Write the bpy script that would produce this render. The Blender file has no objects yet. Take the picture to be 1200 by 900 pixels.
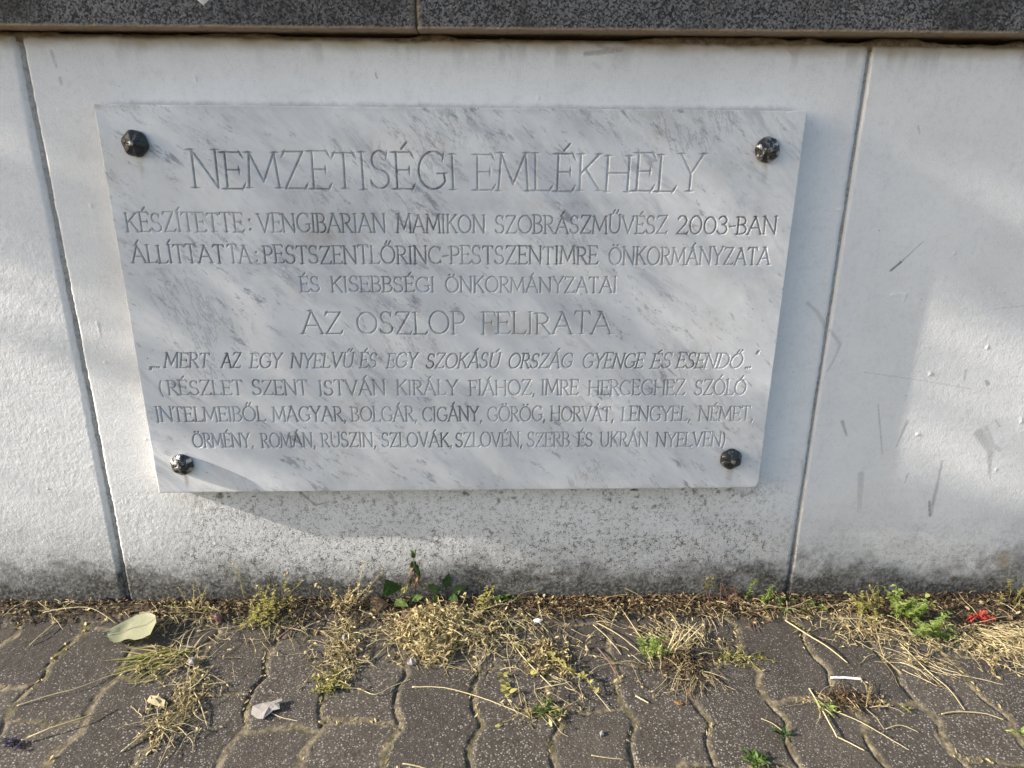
import bpy, math, random
import numpy as np
from mathutils import Vector, Matrix

S = bpy.context.scene
COL = S.collection
# ------------------------------------------------------------------ camera
CAM_LOC = np.array([0.04428691, -1.07984148, -0.06113125])
CAM_M = np.array([[0.9994432, -0.0326047, 0.0070801],
                  [0.0035222, 0.3141223, 0.949376],
                  [0.0331781, 0.9488225, -0.3140623]])     # rows: right, up, forward
FPX = 815.0
cd = bpy.data.cameras.new('camera')
cam = bpy.data.objects.new('camera', cd)
COL.objects.link(cam)
cd.sensor_fit = 'HORIZONTAL'
cd.sensor_width = 36.0
cd.lens = FPX / 1200 * 36
cd.clip_start = 0.02
cd.clip_end = 2000
m = Matrix.Identity(4)
for i in range(3):
    m[i][0] = CAM_M[0][i]
    m[i][1] = CAM_M[1][i]
    m[i][2] = -CAM_M[2][i]
    m[i][3] = CAM_LOC[i]
cam.matrix_world = m
S.camera = cam

# ------------------------------------------------------------------ light
SUN_DIR = Vector((1.0, 0.118, -0.42)).normalized()      # the way the light travels: grazing the wall from the left
EL = math.asin(-SUN_DIR.z)
AZ = math.atan2(-SUN_DIR.x, -SUN_DIR.y)                 # bearing of the sun from +Y towards +X
w = bpy.data.worlds.new('World')
S.world = w
w.use_nodes = True
nt = w.node_tree
bg = nt.nodes['Background']
sky = nt.nodes.new('ShaderNodeTexSky')
sky.sky_type = 'NISHITA'
sky.sun_disc = False
sky.sun_elevation = EL
sky.sun_rotation = AZ
sky.air_density = 1.0
sky.dust_density = 2.2
sky.ozone_density = 0.8
nt.links.new(sky.outputs[0], bg.inputs[0])
bg.inputs[1].default_value = 0.14
sl = bpy.data.lights.new('sun', 'SUN')
sl.energy = 4.8
sl.angle = math.radians(0.53)
sl.color = (1.0, 0.925, 0.83)
sun = bpy.data.objects.new('sun', sl)
COL.objects.link(sun)
sun.rotation_euler = SUN_DIR.to_track_quat('-Z', 'Y').to_euler()
S.view_settings.view_transform = 'Standard'
S.view_settings.look = 'None'
S.view_settings.exposure = 0.97
S.view_settings.gamma = 1.0

# ------------------------------------------------------------------ helpers
def gz(x):
    return -0.8352 - 0.0075 * x

def ray(u, v):
    return CAM_M.T @ np.array([(u - 600) / FPX, -(v - 450) / FPX, 1.0])

def G(u, v, h=0.0):
    """point of the pavement seen there in the photograph, h above it"""
    d = ray(u, v)
    x = 0.0
    for _ in range(4):
        t = (gz(x) + h - CAM_LOC[2]) / d[2]
        x = CAM_LOC[0] + t * d[0]
    p = CAM_LOC + t * d
    return Vector((p[0], p[1], p[2]))

def Wp(u, v, y=0.0):
    """point of the upright plane at depth y seen there in the photograph"""
    d = ray(u, v)
    t = (y - CAM_LOC[1]) / d[1]
    p = CAM_LOC + t * d
    return Vector((p[0], p[1], p[2]))

NT = {}
def vnoise(x, y, scale, seed):
    if seed not in NT:
        NT[seed] = np.random.RandomState(seed).rand(256, 256).astype(np.float32)
    T = NT[seed]
    X = np.asarray(x) / scale + 31.7
    Y = np.asarray(y) / scale + 57.3
    i = np.floor(X).astype(int)
    j = np.floor(Y).astype(int)
    fx = X - i
    fy = Y - j
    fx = fx * fx * (3 - 2 * fx)
    fy = fy * fy * (3 - 2 * fy)
    a = T[i % 256, j % 256]
    b = T[(i + 1) % 256, j % 256]
    c = T[i % 256, (j + 1) % 256]
    d = T[(i + 1) % 256, (j + 1) % 256]
    return (a * (1 - fx) + b * fx) * (1 - fy) + (c * (1 - fx) + d * fx) * fy

def fbm(x, y, scale, seed, octv=4, gain=0.5):
    s = 0
    a = 1
    n = 0
    for o in range(octv):
        s = s + a * vnoise(x, y, scale / 2 ** o, seed + o * 7)
        n += a
        a *= gain
    return s / n

def sstep(a, b, x):
    t = np.clip((x - a) / (b - a), 0, 1)
    return t * t * (3 - 2 * t)

def tag(o, label=None, cat=None, group=None, kind=None):
    if label: o['label'] = label
    if cat: o['category'] = cat
    if group: o['group'] = group
    if kind: o['kind'] = kind
    return o

def empty(name, loc):
    o = bpy.data.objects.new(name, None)
    o.empty_display_size = 0.05
    COL.objects.link(o)
    o.location = loc
    return o

def link(me, name, mat, parent=None):
    me.materials.append(mat)
    o = bpy.data.objects.new(name, me)
    COL.objects.link(o)
    if parent is not None:
        o.parent = parent
        o.matrix_parent_inverse = Matrix.Translation(parent.location).inverted()
    return o

def grid_obj(name, X, Y, Z, mat, parent=None, attrs=None, flip=False):
    ny, nx = X.shape
    co = np.stack([X, Y, Z], -1).reshape(-1, 3).astype(np.float32)
    idx = np.arange(nx * ny).reshape(ny, nx)
    f = np.stack([idx[:-1, :-1], idx[:-1, 1:], idx[1:, 1:], idx[1:, :-1]], -1).reshape(-1, 4)
    if flip:
        f = f[:, ::-1]
    me = bpy.data.meshes.new(name)
    me.vertices.add(len(co))
    me.vertices.foreach_set('co', co.ravel())
    n = len(f)
    me.loops.add(n * 4)
    me.loops.foreach_set('vertex_index', f.ravel().astype(np.int32))
    me.polygons.add(n)
    me.polygons.foreach_set('loop_start', np.arange(0, n * 4, 4, dtype=np.int32))
    me.polygons.foreach_set('use_smooth', np.ones(n, dtype=bool))
    me.update()
    me.validate()
    for k, v in (attrs or {}).items():
        a = me.attributes.new(k, 'FLOAT', 'POINT')
        a.data.foreach_set('value', np.broadcast_to(v, X.shape).astype(np.float32).ravel())
    return link(me, name, mat, parent)

class MB:
    """collects faces for one mesh, with a tint value per vertex"""
    def __init__(self):
        self.v = []; self.f = []; self.t = []
    def add(self, vs, fs, tint=0.5):
        b = len(self.v)
        self.v += [tuple(p) for p in vs]
        self.f += [tuple(i + b for i in f) for f in fs]
        self.t += [tint] * len(vs)
    def tube(self, pts, r0, r1=None, n=5, tint=0.5, cap=True):
        r1 = r0 if r1 is None else r1
        pts = [Vector(p) for p in pts]
        vs = []; fs = []
        for i, p in enumerate(pts):
            d = (pts[min(i + 1, len(pts) - 1)] - pts[max(i - 1, 0)])
            if d.length < 1e-9: d = Vector((0, 0, 1))
            d.normalize()
            a = d.orthogonal() if abs(d.z) > .95 else d.cross(Vector((0, 0, 1)))
            a.normalize()
            b = d.cross(a)
            r = r0 + (r1 - r0) * i / max(1, len(pts) - 1)
            for k in range(n):
                t = 2 * math.pi * k / n
                vs.append(p + (a * math.cos(t) + b * math.sin(t)) * r)
        for i in range(len(pts) - 1):
            for k in range(n):
                fs.append((i * n + k, i * n + (k + 1) % n, (i + 1) * n + (k + 1) % n, (i + 1) * n + k))
        if cap:
            fs.append(tuple(range(n))[::-1])
            fs.append(tuple(range((len(pts) - 1) * n, len(pts) * n)))
        self.add(vs, fs, tint)
    def leaf(self, base, d, up, L, W, bend=0.0, fold=0.25, seg=3, tint=0.5, tip=1.0):
        d = Vector(d).normalized()
        up = Vector(up)
        s = d.cross(up)
        if s.length < 1e-6: s = d.orthogonal()
        s.normalize()
        up = s.cross(d).normalized()
        vs = []; fs = []
        for i in range(seg + 1):
            t = i / seg
            wd = W * 0.5 * math.sin(math.pi * min(1, (0.08 + 0.92 * t) ** 0.8 * tip)) + W * .02
            c = Vector(base) + d * (L * t) + up * (-bend * L * t * t)
            vs += [c - s * wd + up * (fold * wd), c, c + s * wd + up * (fold * wd)]
        for i in range(seg):
            a = i * 3
            fs += [(a, a + 1, a + 4, a + 3), (a + 1, a + 2, a + 5, a + 4)]
        self.add(vs, fs, tint)
    def build(self, name, mat, parent=None, smooth=True):
        me = bpy.data.meshes.new(name)
        me.from_pydata(self.v, [], self.f)
        me.update()
        if smooth:
            me.polygons.foreach_set('use_smooth', np.ones(len(me.polygons), dtype=bool))
        a = me.attributes.new('tint', 'FLOAT', 'POINT')
        a.data.foreach_set('value', np.array(self.t, dtype=np.float32))
        return link(me, name, mat, parent)

# ------------------------------------------------------------------ materials
class Mat:
    def __init__(self, name):
        self.m = bpy.data.materials.new(name)
        self.m.use_nodes = True
        self.nt = self.m.node_tree
        self.b = self.nt.nodes['Principled BSDF']
        self.out = self.nt.nodes['Material Output']
        self.co = self.n('ShaderNodeTexCoord').outputs['Object']
    def n(self, t, **kw):
        x = self.nt.nodes.new(t)
        for k, v in kw.items(): setattr(x, k, v)
        return x
    def set(self, sock, v):
        if isinstance(v, bpy.types.NodeSocket): self.nt.links.new(v, sock)
        else: sock.default_value = v
    def noise(self, scale, detail=4, rough=0.55, dist=0.0, co=None):
        x = self.n('ShaderNodeTexNoise')
        self.set(x.inputs['Vector'], co or self.co)
        x.inputs['Scale'].default_value = scale
        x.inputs['Detail'].default_value = detail
        x.inputs['Roughness'].default_value = rough
        x.inputs['Distortion'].default_value = dist
        return x.outputs['Fac']
    def voro(self, scale, co=None, out='Distance', feature='F1', rnd=1.0):
        x = self.n('ShaderNodeTexVoronoi', feature=feature)
        self.set(x.inputs['Vector'], co or self.co)
        x.inputs['Scale'].default_value = scale
        x.inputs['Randomness'].default_value = rnd
        return x.outputs[out]
    def math(self, op, a, b=0.0, c=0.0, clamp=False):
        x = self.n('ShaderNodeMath', operation=op, use_clamp=clamp)
        self.set(x.inputs[0], a); self.set(x.inputs[1], b)
        self.set(x.inputs[2], c)
        return x.outputs[0]
    def mr(self, v, a, b, c=0.0, d=1.0):
        x = self.n('ShaderNodeMapRange', interpolation_type='SMOOTHSTEP')
        self.set(x.inputs['Value'], v)
        x.inputs['From Min'].default_value = a; x.inputs['From Max'].default_value = b
        x.inputs['To Min'].default_value = c; x.inputs['To Max'].default_value = d
        return x.outputs[0]
    def mix(self, f, a, b, blend='MIX'):
        x = self.n('ShaderNodeMix', data_type='RGBA', blend_type=blend)
        self.set(x.inputs[0], f)
        for s, v in ((x.inputs[6], a), (x.inputs[7], b)):
            self.set(s, v if isinstance(v, bpy.types.NodeSocket) else (*v, 1.0))
        return x.outputs[2]
    def attr(self, name):
        return self.n('ShaderNodeAttribute', attribute_name=name).outputs['Fac']
    def xyz(self):
        return self.n('ShaderNodeSeparateXYZ'), None
    def mapping(self, rot=(0, 0, 0), scale=(1, 1, 1), co=None):
        x = self.n('ShaderNodeMapping')
        self.set(x.inputs[0], co or self.co)
        x.inputs['Rotation'].default_value = rot
        x.inputs['Scale'].default_value = scale
        return x.outputs[0]
    def bump(self, h, dist, strength=1.0, normal=None):
        x = self.n('ShaderNodeBump')
        self.set(x.inputs['Height'], h)
        x.inputs['Distance'].default_value = dist
        x.inputs['Strength'].default_value = strength
        if normal is not None: self.set(x.inputs['Normal'], normal)
        return x.outputs[0]
    def done(self, col, rough=0.8, normal=None, metal=0.0, spec=0.5):
        self.set(self.b.inputs['Base Color'], col if isinstance(col, bpy.types.NodeSocket) else (*col, 1.0))
        self.set(self.b.inputs['Roughness'], rough)
        self.set(self.b.inputs['Metallic'], metal)
        self.b.inputs['Specular IOR Level'].default_value = spec
        if normal is not None: self.set(self.b.inputs['Normal'], normal)
        return self.m

def mat_wall():
    M = Mat('white_painted_concrete')
    grime_shade = M.attr('grime_shade'); pore = M.attr('pore'); rust = M.attr('rust')
    big = M.noise(5, 5, .6)
    col = M.mix(M.mr(big, .35, .7), (.80, .795, .78), (.73, .727, .715))
    col = M.mix(M.math('MULTIPLY', M.mr(M.noise(38, 6, .7), .5, .72), .35), col, (.60, .59, .57))
    fine = M.noise(420, 3, .6)
    mid = M.noise(120, 4, .65)
    # dirt caught in the pits of the roughcast
    big2 = M.noise(30, 4, .6)
    sp = M.mr(M.math('ADD', M.math('ADD', M.math('MULTIPLY', fine, .45), M.math('MULTIPLY', mid, .35)), M.math('MULTIPLY', big2, .2)), .41, .505, 1.0, 0.0)
    col = M.mix(M.math('MULTIPLY', sp, pore), col, (.19, .17, .15))
    sparse = M.mr(M.voro(75), .05, .10, 1.0, 0.0)
    keep = M.mr(M.noise(24, 2), .60, .66)
    col = M.mix(M.math('MULTIPLY', M.math('MULTIPLY', sparse, keep), .8), col, (.10, .09, .08))
    g = M.math('MULTIPLY', grime_shade, M.mr(M.noise(170, 5, .7), .25, .60, .66, 1.0), clamp=True)
    col = M.mix(g, col, M.mix(M.noise(60, 4), (.018, .0155, .012), (.092, .084, .066)))
    col = M.mix(rust, col, (.33, .23, .11))
    n = M.bump(M.noise(330, 5, .62), .0014, .55)
    n = M.bump(M.noise(700, 3, .6), .0006, .5, n)
    return M.done(col, .88, n, spec=.3)

def mat_marble():
    M = Mat('weathered_white_marble')
    ca = M.mapping((0, math.radians(-40), 0), (1.0, 1.0, 1.0))
    def st(k):
        x = M.n('ShaderNodeMapping'); M.set(x.inputs[0], ca); x.inputs['Scale'].default_value = k
        return x.outputs[0]
    base = M.mix(M.mr(M.noise(1.4, 6, .62, .8, st((2.2, 5, 7))), .34, .66), (.61, .63, .655), (.82, .82, .81))
    patch = M.mr(M.noise(3.4, 4, .55), .36, .62, .12, 1.0)
    v1 = M.mr(M.noise(2.2, 10, .68, .7, st((3, 6, 11))), .49, .66)
    col = M.mix(M.math('MULTIPLY', M.math('MULTIPLY', v1, patch), .58), base, (.36, .39, .45))
    f1 = M.mr(M.noise(2.6, 14, .80, .25, st((8, 16, 27))), .540, .605)
    m1 = M.mr(M.noise(5.5, 4, .6), .42, .60)
    col = M.mix(M.math('MULTIPLY', M.math('MULTIPLY', f1, m1), .80), col, (.22, .235, .28))
    f2 = M.mr(M.noise(3.1, 12, .80, .2, st((14, 26, 44))), .56, .62)
    m2 = M.mr(M.noise(7.5, 4, .6), .36, .60, .1, 1.0)
    col = M.mix(M.math('MULTIPLY', M.math('MULTIPLY', f2, m2), .55), col, (.19, .20, .235))
    cv = M.mapping((0, math.radians(-68), 0), (1, 1, 1))
    x_ = M.n('ShaderNodeMapping'); M.set(x_.inputs[0], cv); x_.inputs['Scale'].default_value = (4, 8, 16)
    f3 = M.mr(M.math('ABSOLUTE', M.math('SUBTRACT', M.noise(2.2, 10, .72, .3, x_.outputs[0]), .5)), .002, .022, 1.0, 0.0)
    m3 = M.mr(M.noise(4.6, 3), .52, .64)
    col = M.mix(M.math('MULTIPLY', M.math('MULTIPLY', f3, m3), .55), col, (.22, .23, .27))
    dots = M.math('MULTIPLY', M.mr(M.voro(60), .05, .09, 1.0, 0.0), M.mr(M.noise(30, 2), .58, .64))
    col = M.mix(M.math('MULTIPLY', dots, .7), col, (.10, .10, .105))
    dust = M.mr(M.noise(9, 5, .65), .48, .75)
    col = M.mix(M.math('MULTIPLY', dust, .18), col, (.47, .44, .39))
    dirt = M.attr('dirt')
    col = M.mix(M.math('MULTIPLY', dirt, M.mr(M.noise(45, 5, .7), .2, .7)), col, (.28, .235, .175))
    ink = M.attr('ink')
    ik = M.math('MULTIPLY', ink, M.mr(M.noise(110, 4, .65), .25, .60, .35, .95))
    ik = M.math('MULTIPLY', ik, M.mr(M.noise(16, 4, .65), .32, .66, .45, 1.0))
    col = M.mix(ik, col, (.088, .084, .082))
    n = M.bump(M.noise(300, 3, .6), .0003, .6)
    return M.done(col, M.mr(M.noise(20, 3), .3, .7, .38, .6), n, spec=.4)

def mat_coping():
    M = Mat('dark_cast_stone')
    ag = M.voro(420, out='Color')
    r = M.n('ShaderNodeSeparateColor'); M.set(r.inputs[0], ag)
    c = M.mix(M.mr(r.outputs[0], .1, .95), (.032, .032, .033), (.19, .185, .18))
    lite = M.math('MULTIPLY', M.mr(M.voro(520), .22, .32, 1.0, 0.0), M.mr(M.noise(240, 2), .54, .58))
    c = M.mix(lite, c, (.27, .265, .25))
    c = M.mix(M.math('MULTIPLY', M.mr(M.noise(9, 5, .65), .42, .7), .65), c, (.030, .027, .024))
    c = M.mix(M.math('MULTIPLY', M.attr('lime'), M.mr(M.noise(90, 4), .25, .5, .4, 1.0)), c, (.36, .28, .19))
    n = M.bump(M.voro(210), .0016, .8)
    n = M.bump(M.noise(120, 5, .7), .0028, .9, n)
    return M.done(c, .85, n, spec=.3)

def mat_mortar(name, a, b):
    M = Mat(name)
    c = M.mix(M.mr(M.noise(70, 5, .7), .3, .7), a, b)
    return M.done(c, .95, M.bump(M.noise(160, 5, .7), .003), spec=.2)

def mat_pavement():
    M = Mat('brown_grey_paver_concrete')
    c = M.mix(M.mr(M.noise(14, 6, .7), .3, .7), (.062, .0515, .0405), (.102, .0865, .0690))
    c = M.mix(M.math('MULTIPLY', M.mr(M.noise(300, 4, .7), .42, .66), .65), c, (.150, .131, .113))
    c = M.mix(M.attr('stone'), c, M.mix(.5, c, (.040, .035, .031)))
    c = M.mix(M.math('MULTIPLY', M.mr(M.noise(7, 5, .65), .55, .72), .55), c, (.095, .082, .066))
    # pale aggregate grains
    cellc = M.n('ShaderNodeSeparateColor'); M.set(cellc.inputs[0], M.voro(320, out='Color'))
    amt = M.math('ADD', M.math('MULTIPLY', M.attr('grain'), .75), M.math('MULTIPLY', M.mr(M.noise(18, 4, .6), .3, .7), .45))
    keep = M.math('LESS_THAN', cellc.outputs[1], M.math('MULTIPLY', amt, .82))
    sz = M.math('MULTIPLY_ADD', cellc.outputs[2], .26, .16)
    dj = M.math('ADD', M.voro(320), M.math('MULTIPLY', M.math('SUBTRACT', M.noise(600, 2), .5), .35))
    g = M.math('MULTIPLY', keep, M.math('LESS_THAN', dj, sz))
    pit = M.mr(M.noise(380, 3, .65), .30, .42, 1.0, 0.0)
    c = M.mix(M.math('MULTIPLY', pit, .6), c, (.018, .015, .012))
    c = M.mix(M.math('MULTIPLY', g, .88), c, M.mix(cellc.outputs[0], (.16, .14, .115), (.42, .385, .34)))
    j = M.attr('joint'); s = M.attr('soil')
    sandn = M.noise(110, 5, .75)
    sand = M.mix(M.mr(sandn, .35, .65), (.09, .072, .046), (.27, .225, .15))
    moss = M.mr(M.noise(26, 4, .6), .50, .66)
    sand = M.mix(M.math('MULTIPLY', moss, .7), sand, M.mix(M.noise(260, 3), (.035, .035, .012), (.12, .105, .04)))
    c = M.mix(M.math('MULTIPLY', j, 1.0, clamp=True), c, sand)
    soil = M.mix(M.mr(M.noise(140, 6, .75), .35, .66), (.028, .020, .014), (.13, .098, .066))
    c = M.mix(s, c, soil)
    n = M.bump(M.noise(420, 4, .7), .0016, .8)
    n = M.bump(M.noise(120, 4, .6), .002, .6, n)
    return M.done(c, .88, n, spec=.25)

def mat_plant(name, a, b, trans=0.25, rough=.6, spot=None):
    M = Mat(name)
    t = M.math('ADD', M.math('MULTIPLY', M.attr('tint'), .75), M.math('MULTIPLY', M.noise(180, 3), .35))
    c = M.mix(M.mr(t, .1, .95), a, b)
    if spot:
        c = M.mix(M.mr(M.noise(90, 4, .7), .56, .66), c, spot)
    M.done(c, rough, M.bump(M.noise(300, 3), .001, .5), spec=.3)
    if trans:
        tr = M.n('ShaderNodeBsdfTranslucent')
        M.set(tr.inputs[0], c)
        mx = M.n('ShaderNodeMixShader')
        mx.inputs[0].default_value = trans
        M.nt.links.new(M.b.outputs[0], mx.inputs[1])
        M.nt.links.new(tr.outputs[0], mx.inputs[2])
        M.nt.links.new(mx.outputs[0], M.out.inputs[0])
    return M.m

def mat_bolt():
    M = Mat('worn_black_metal')
    wear = M.mr(M.math('ADD', M.noise(150, 5, .7), M.math('MULTIPLY', M.attr('tint'), .30)), .67, .80)
    c = M.mix(wear, (.020, .021, .024), (.42, .41, .39))
    M.nt.links.new(M.math('MULTIPLY', wear, .95), M.b.inputs['Metallic'])
    M.set(M.b.inputs['Base Color'], c)
    M.set(M.b.inputs['Roughness'], M.mr(M.noise(200, 3), .3, .7, .14, .36))
    M.set(M.b.inputs['Normal'], M.bump(M.noise(230, 4, .6), .0022, .8))
    return M.m

MW = mat_wall(); MM = mat_marble(); MC = mat_coping(); MP = mat_pavement(); MBOLT = mat_bolt()
M_MORT = mat_mortar('tan_mortar', (.13, .095, .06), (.36, .28, .185))
M_JOINT = mat_mortar('grey_joint_mortar', (.30, .295, .285), (.48, .47, .455))
M_SOIL = mat_mortar('dry_brown_earth', (.05, .037, .025), (.13, .10, .07))
M_STRAW = mat_plant('dry_straw', (.27, .205, .10), (.60, .51, .30), .12)
M_DRY = mat_plant('withered_leaf', (.25, .185, .08), (.62, .52, .27), .25)
M_PALEG = mat_plant('withering_green', (.20, .185, .05), (.48, .44, .15), .3)
M_GREEN = mat_plant('fresh_green_leaf', (.05, .085, .02), (.14, .21, .05), .35)
M_BRIGHT = mat_plant('bright_green_leaf', (.18, .26, .05), (.40, .48, .15), .4)
M_DARKG = mat_plant('dark_green_leaf', (.022, .050, .014), (.05, .105, .025), .3)
M_BROWN = mat_plant('brown_dead_leaf', (.05, .031, .017), (.20, .13, .07), .15)
M_PALE = mat_plant('pale_leaf_underside', (.19, .20, .125), (.36, .36, .235), .2)
M_PAPER = mat_plant('dirty_white_paper', (.26, .235, .215), (.36, .33, .305), .05)
M_WHITE = mat_plant('white_plastic', (.75, .75, .74), (.82, .82, .8), .0, .4)
M_RED = mat_plant('red_petal', (.36, .04, .03), (.52, .10, .07), .3)
M_PINK = mat_plant('pinkish_dead_stalk', (.16, .085, .075), (.28, .16, .14), .1)
M_PURPLE = mat_plant('dried_purple_flower', (.02, .017, .035), (.05, .042, .08), .15)
M_GUANO = mat_plant('dried_white_droppings', (.6, .6, .57), (.78, .78, .74), .0, .9)

# ------------------------------------------------------------------ setting: ground and pavement
def axis(parts):
    """uneven axis from (a, b, step) runs"""
    out = []
    for a, b, s in parts:
        n = max(1, int(round((b - a) / s)))
        out += list(a + (b - a) * np.arange(n) / n)
    return np.array(out + [parts[-1][1]])

# ground: one sheet to the horizon, falling gently to the right like the pavement on it
gx = axis([(-400, -20, 60), (-20, 20, 4), (20, 400, 60)])
gy = axis([(-400, -20, 60), (-20, 2, 2), (2, 400, 60)])
GX, GY = np.meshgrid(gx, gy)
GZ = -0.8352 - 0.0075 * np.clip(GX, -30, 30) - 0.03
tag(grid_obj('ground', GX, GY, GZ, M_SOIL), kind='structure')

PITCH = 0.111
X_OFF = -0.088
ROWS = {0: -.265, 1: -.165, 2: -.17, 3: -.250, 4: -.254, 5: -.165, -1: -.175, -2: -.165, -3: -.280, -4: -.292, -5: -.225, -6: -.190, -7: -.27, -8: -.2}

def wave(y):
    ph = ((-y) - .185) / .105
    return .0062 * np.cos(2 * np.pi * ph + .55 * np.sin(2 * np.pi * ph)) + .002 * np.sin(y * 41)

def soil_strip(X, Y):
    lim = .034 + .020 * fbm(X, Y * 0, .16, 41) + .012 * (fbm(X, Y, .03, 43) - .5) + .022 * sstep(.62, .78, X)
    soil = sstep(.008, -.008, -Y - lim)
    sh = .003 + .009 * fbm(X, Y, .035, 45, 5) + .006 * (fbm(X, Y, .012, 46, 3) - .5)
    return soil, sh

TX, TY = np.meshgrid(np.arange(-1.4, 1.6, .004), np.arange(-.16, .004, .004))
_so, _sh = soil_strip(TX, TY)
TAB = _so * _sh

def gh(x, y):
    if y < -.155: return gz(x)
    i = min(max(int((x + 1.4) / .004 + .5), 0), TAB.shape[1] - 1)
    j = min(max(int((y + .16) / .004 + .5), 0), TAB.shape[0] - 1)
    return float(gz(x) + TAB[j, i])

def pavement():
    X, Y = np.meshgrid(axis([(-3.2, -1.0, .012), (-1.0, 1.25, .0022), (1.25, 3.2, .012)]),
                       axis([(-2.6, -.58, .012), (-.58, 0.012, .0022)]))
    # distance to the nearest wavy long joint
    u = (X - wave(Y) - X_OFF - .0025 * np.sin(X * 13)) / PITCH
    k = np.round(u)
    sg = (u - k) * PITCH
    d1 = np.abs(sg)
    col = np.floor(u).astype(int)
    off = np.zeros_like(X)
    for c in np.unique(col):
        o = ROWS.get(int(c) - 2, -.165 - .1 * (int(c) % 2) - .02 * math.sin(c * 3.1))
        off[col == c] = o
    fx = u - col
    wob = .004 * np.sin(fx * 2 * np.pi + col) + .0015 * np.sin(X * 130)
    vv = (Y - off - wob) / .2
    row = np.floor(vv)
    d2 = np.abs(vv - np.round(vv)) * .2
    jw = .0014 + .0026 * fbm(X, Y, .05, 3)          # half width of the long joints
    jw2 = .0010 + .0012 * fbm(X, Y, .06, 9)
    r = np.minimum(d1 - jw, d2 - jw2) + .0026 * (fbm(X, Y, .012, 5, 3) - .5)
    edge = np.clip(r / .0062, -1, 1)
    top = -.0040 * (1 - np.sqrt(np.clip(1 - (1 - np.clip(edge, 0, 1)) ** 2, 0, 1))) - .012 * np.clip(-edge, 0, 1)
    # each stone sits a little differently
    hsh = np.sin(col * 12.9898 + row * 78.233) * 43758.5453
    hsh = hsh - np.floor(hsh)
    top = top + (hsh - .5) * .0024 + .0016 * (fbm(X, Y, .14, 21) - .5) + .0008 * (fbm(X, Y, .007, 23, 3) - .5)
    lv = fbm(X, Y, .09, 31)
    fill = .0003 - .0028 * sstep(.40, .75, lv) + .0034 * (fbm(X, Y, .009, 33, 3) - .5) - .0010
    fill = fill - .9 * np.clip(r - .0030 - .004 * (fbm(X, Y, .03, 37, 3) - .4), 0, 1)
    # washed out cracks along the left flank of the joints
    ck = sstep(.46, .60, fbm(X * .3, Y, .06, 35, 3))
    fill = fill - .008 * ck * np.exp(-((sg + jw + .0004) / .0013) ** 2)
    inj = sstep(-.0006, .0006, fill - top)
    H = np.maximum(top, fill)
    # strip of earth along the foot of the wall
    soil, sh = soil_strip(X, Y)
    H = H * (1 - soil) + sh * soil
    Z = -0.8352 - 0.0075 * X + H
    grain = sstep(-.05, -.24, Y)
    jmask = np.clip(inj + .5 * sstep(.009, 0, r) * sstep(.4, .7, fbm(X, Y, .02, 51)), 0, 1)
    o = grid_obj('pavement', X, Y, Z, MP, None, dict(joint=jmask * (1 - soil), soil=np.clip(soil, 0, 1), grain=grain, stone=np.abs(np.sin(hsh * 37.1))))
    tag(o, kind='structure')
pavement()

# ------------------------------------------------------------------ the wall
wall = tag(empty('concrete_wall', (0, 0.1, -0.836)),
           'white painted concrete wall of wide panels under a dark stone coping', 'wall')
JL, JR = -.6005, .594

def relief(X, Z, rough):
    h = .0010 * (fbm(X, Z, .17, 61, 3) - .5)
    h = h - rough * (.00045 * (fbm(X, Z, .008, 63, 3, .8) - .5) + .00032 * (vnoise(X, Z, .0036, 65) - .5))
    h = h - .0005 * (fbm(X * .22, Z, .012, 67, 3) - .5)            # brush strokes
    ch = vnoise(X, Z, .022, 69)
    h = h - .0009 * sstep(.965, .99, ch)                          # a few thick paint blobs
    return h

def seg_d(X, Z, pts, r0, r1):
    """signed closeness to a smear along pts: 1 inside, 0 outside"""
    best = np.full(X.shape, -1.0)
    n = len(pts) - 1
    for i in range(n):
        a = pts[i]; b = pts[i + 1]
        dx, dz = b[0] - a[0], b[1] - a[1]
        t = np.clip(((X - a[0]) * dx + (Z - a[1]) * dz) / (dx * dx + dz * dz), 0, 1)
        d = np.hypot(X - a[0] - t * dx, Z - a[1] - t * dz)
        r = r0 + (r1 - r0) * (i + t) / n
        best = np.maximum(best, 1 - d / r)
    return np.clip(best * 2.2, 0, 1)

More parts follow.
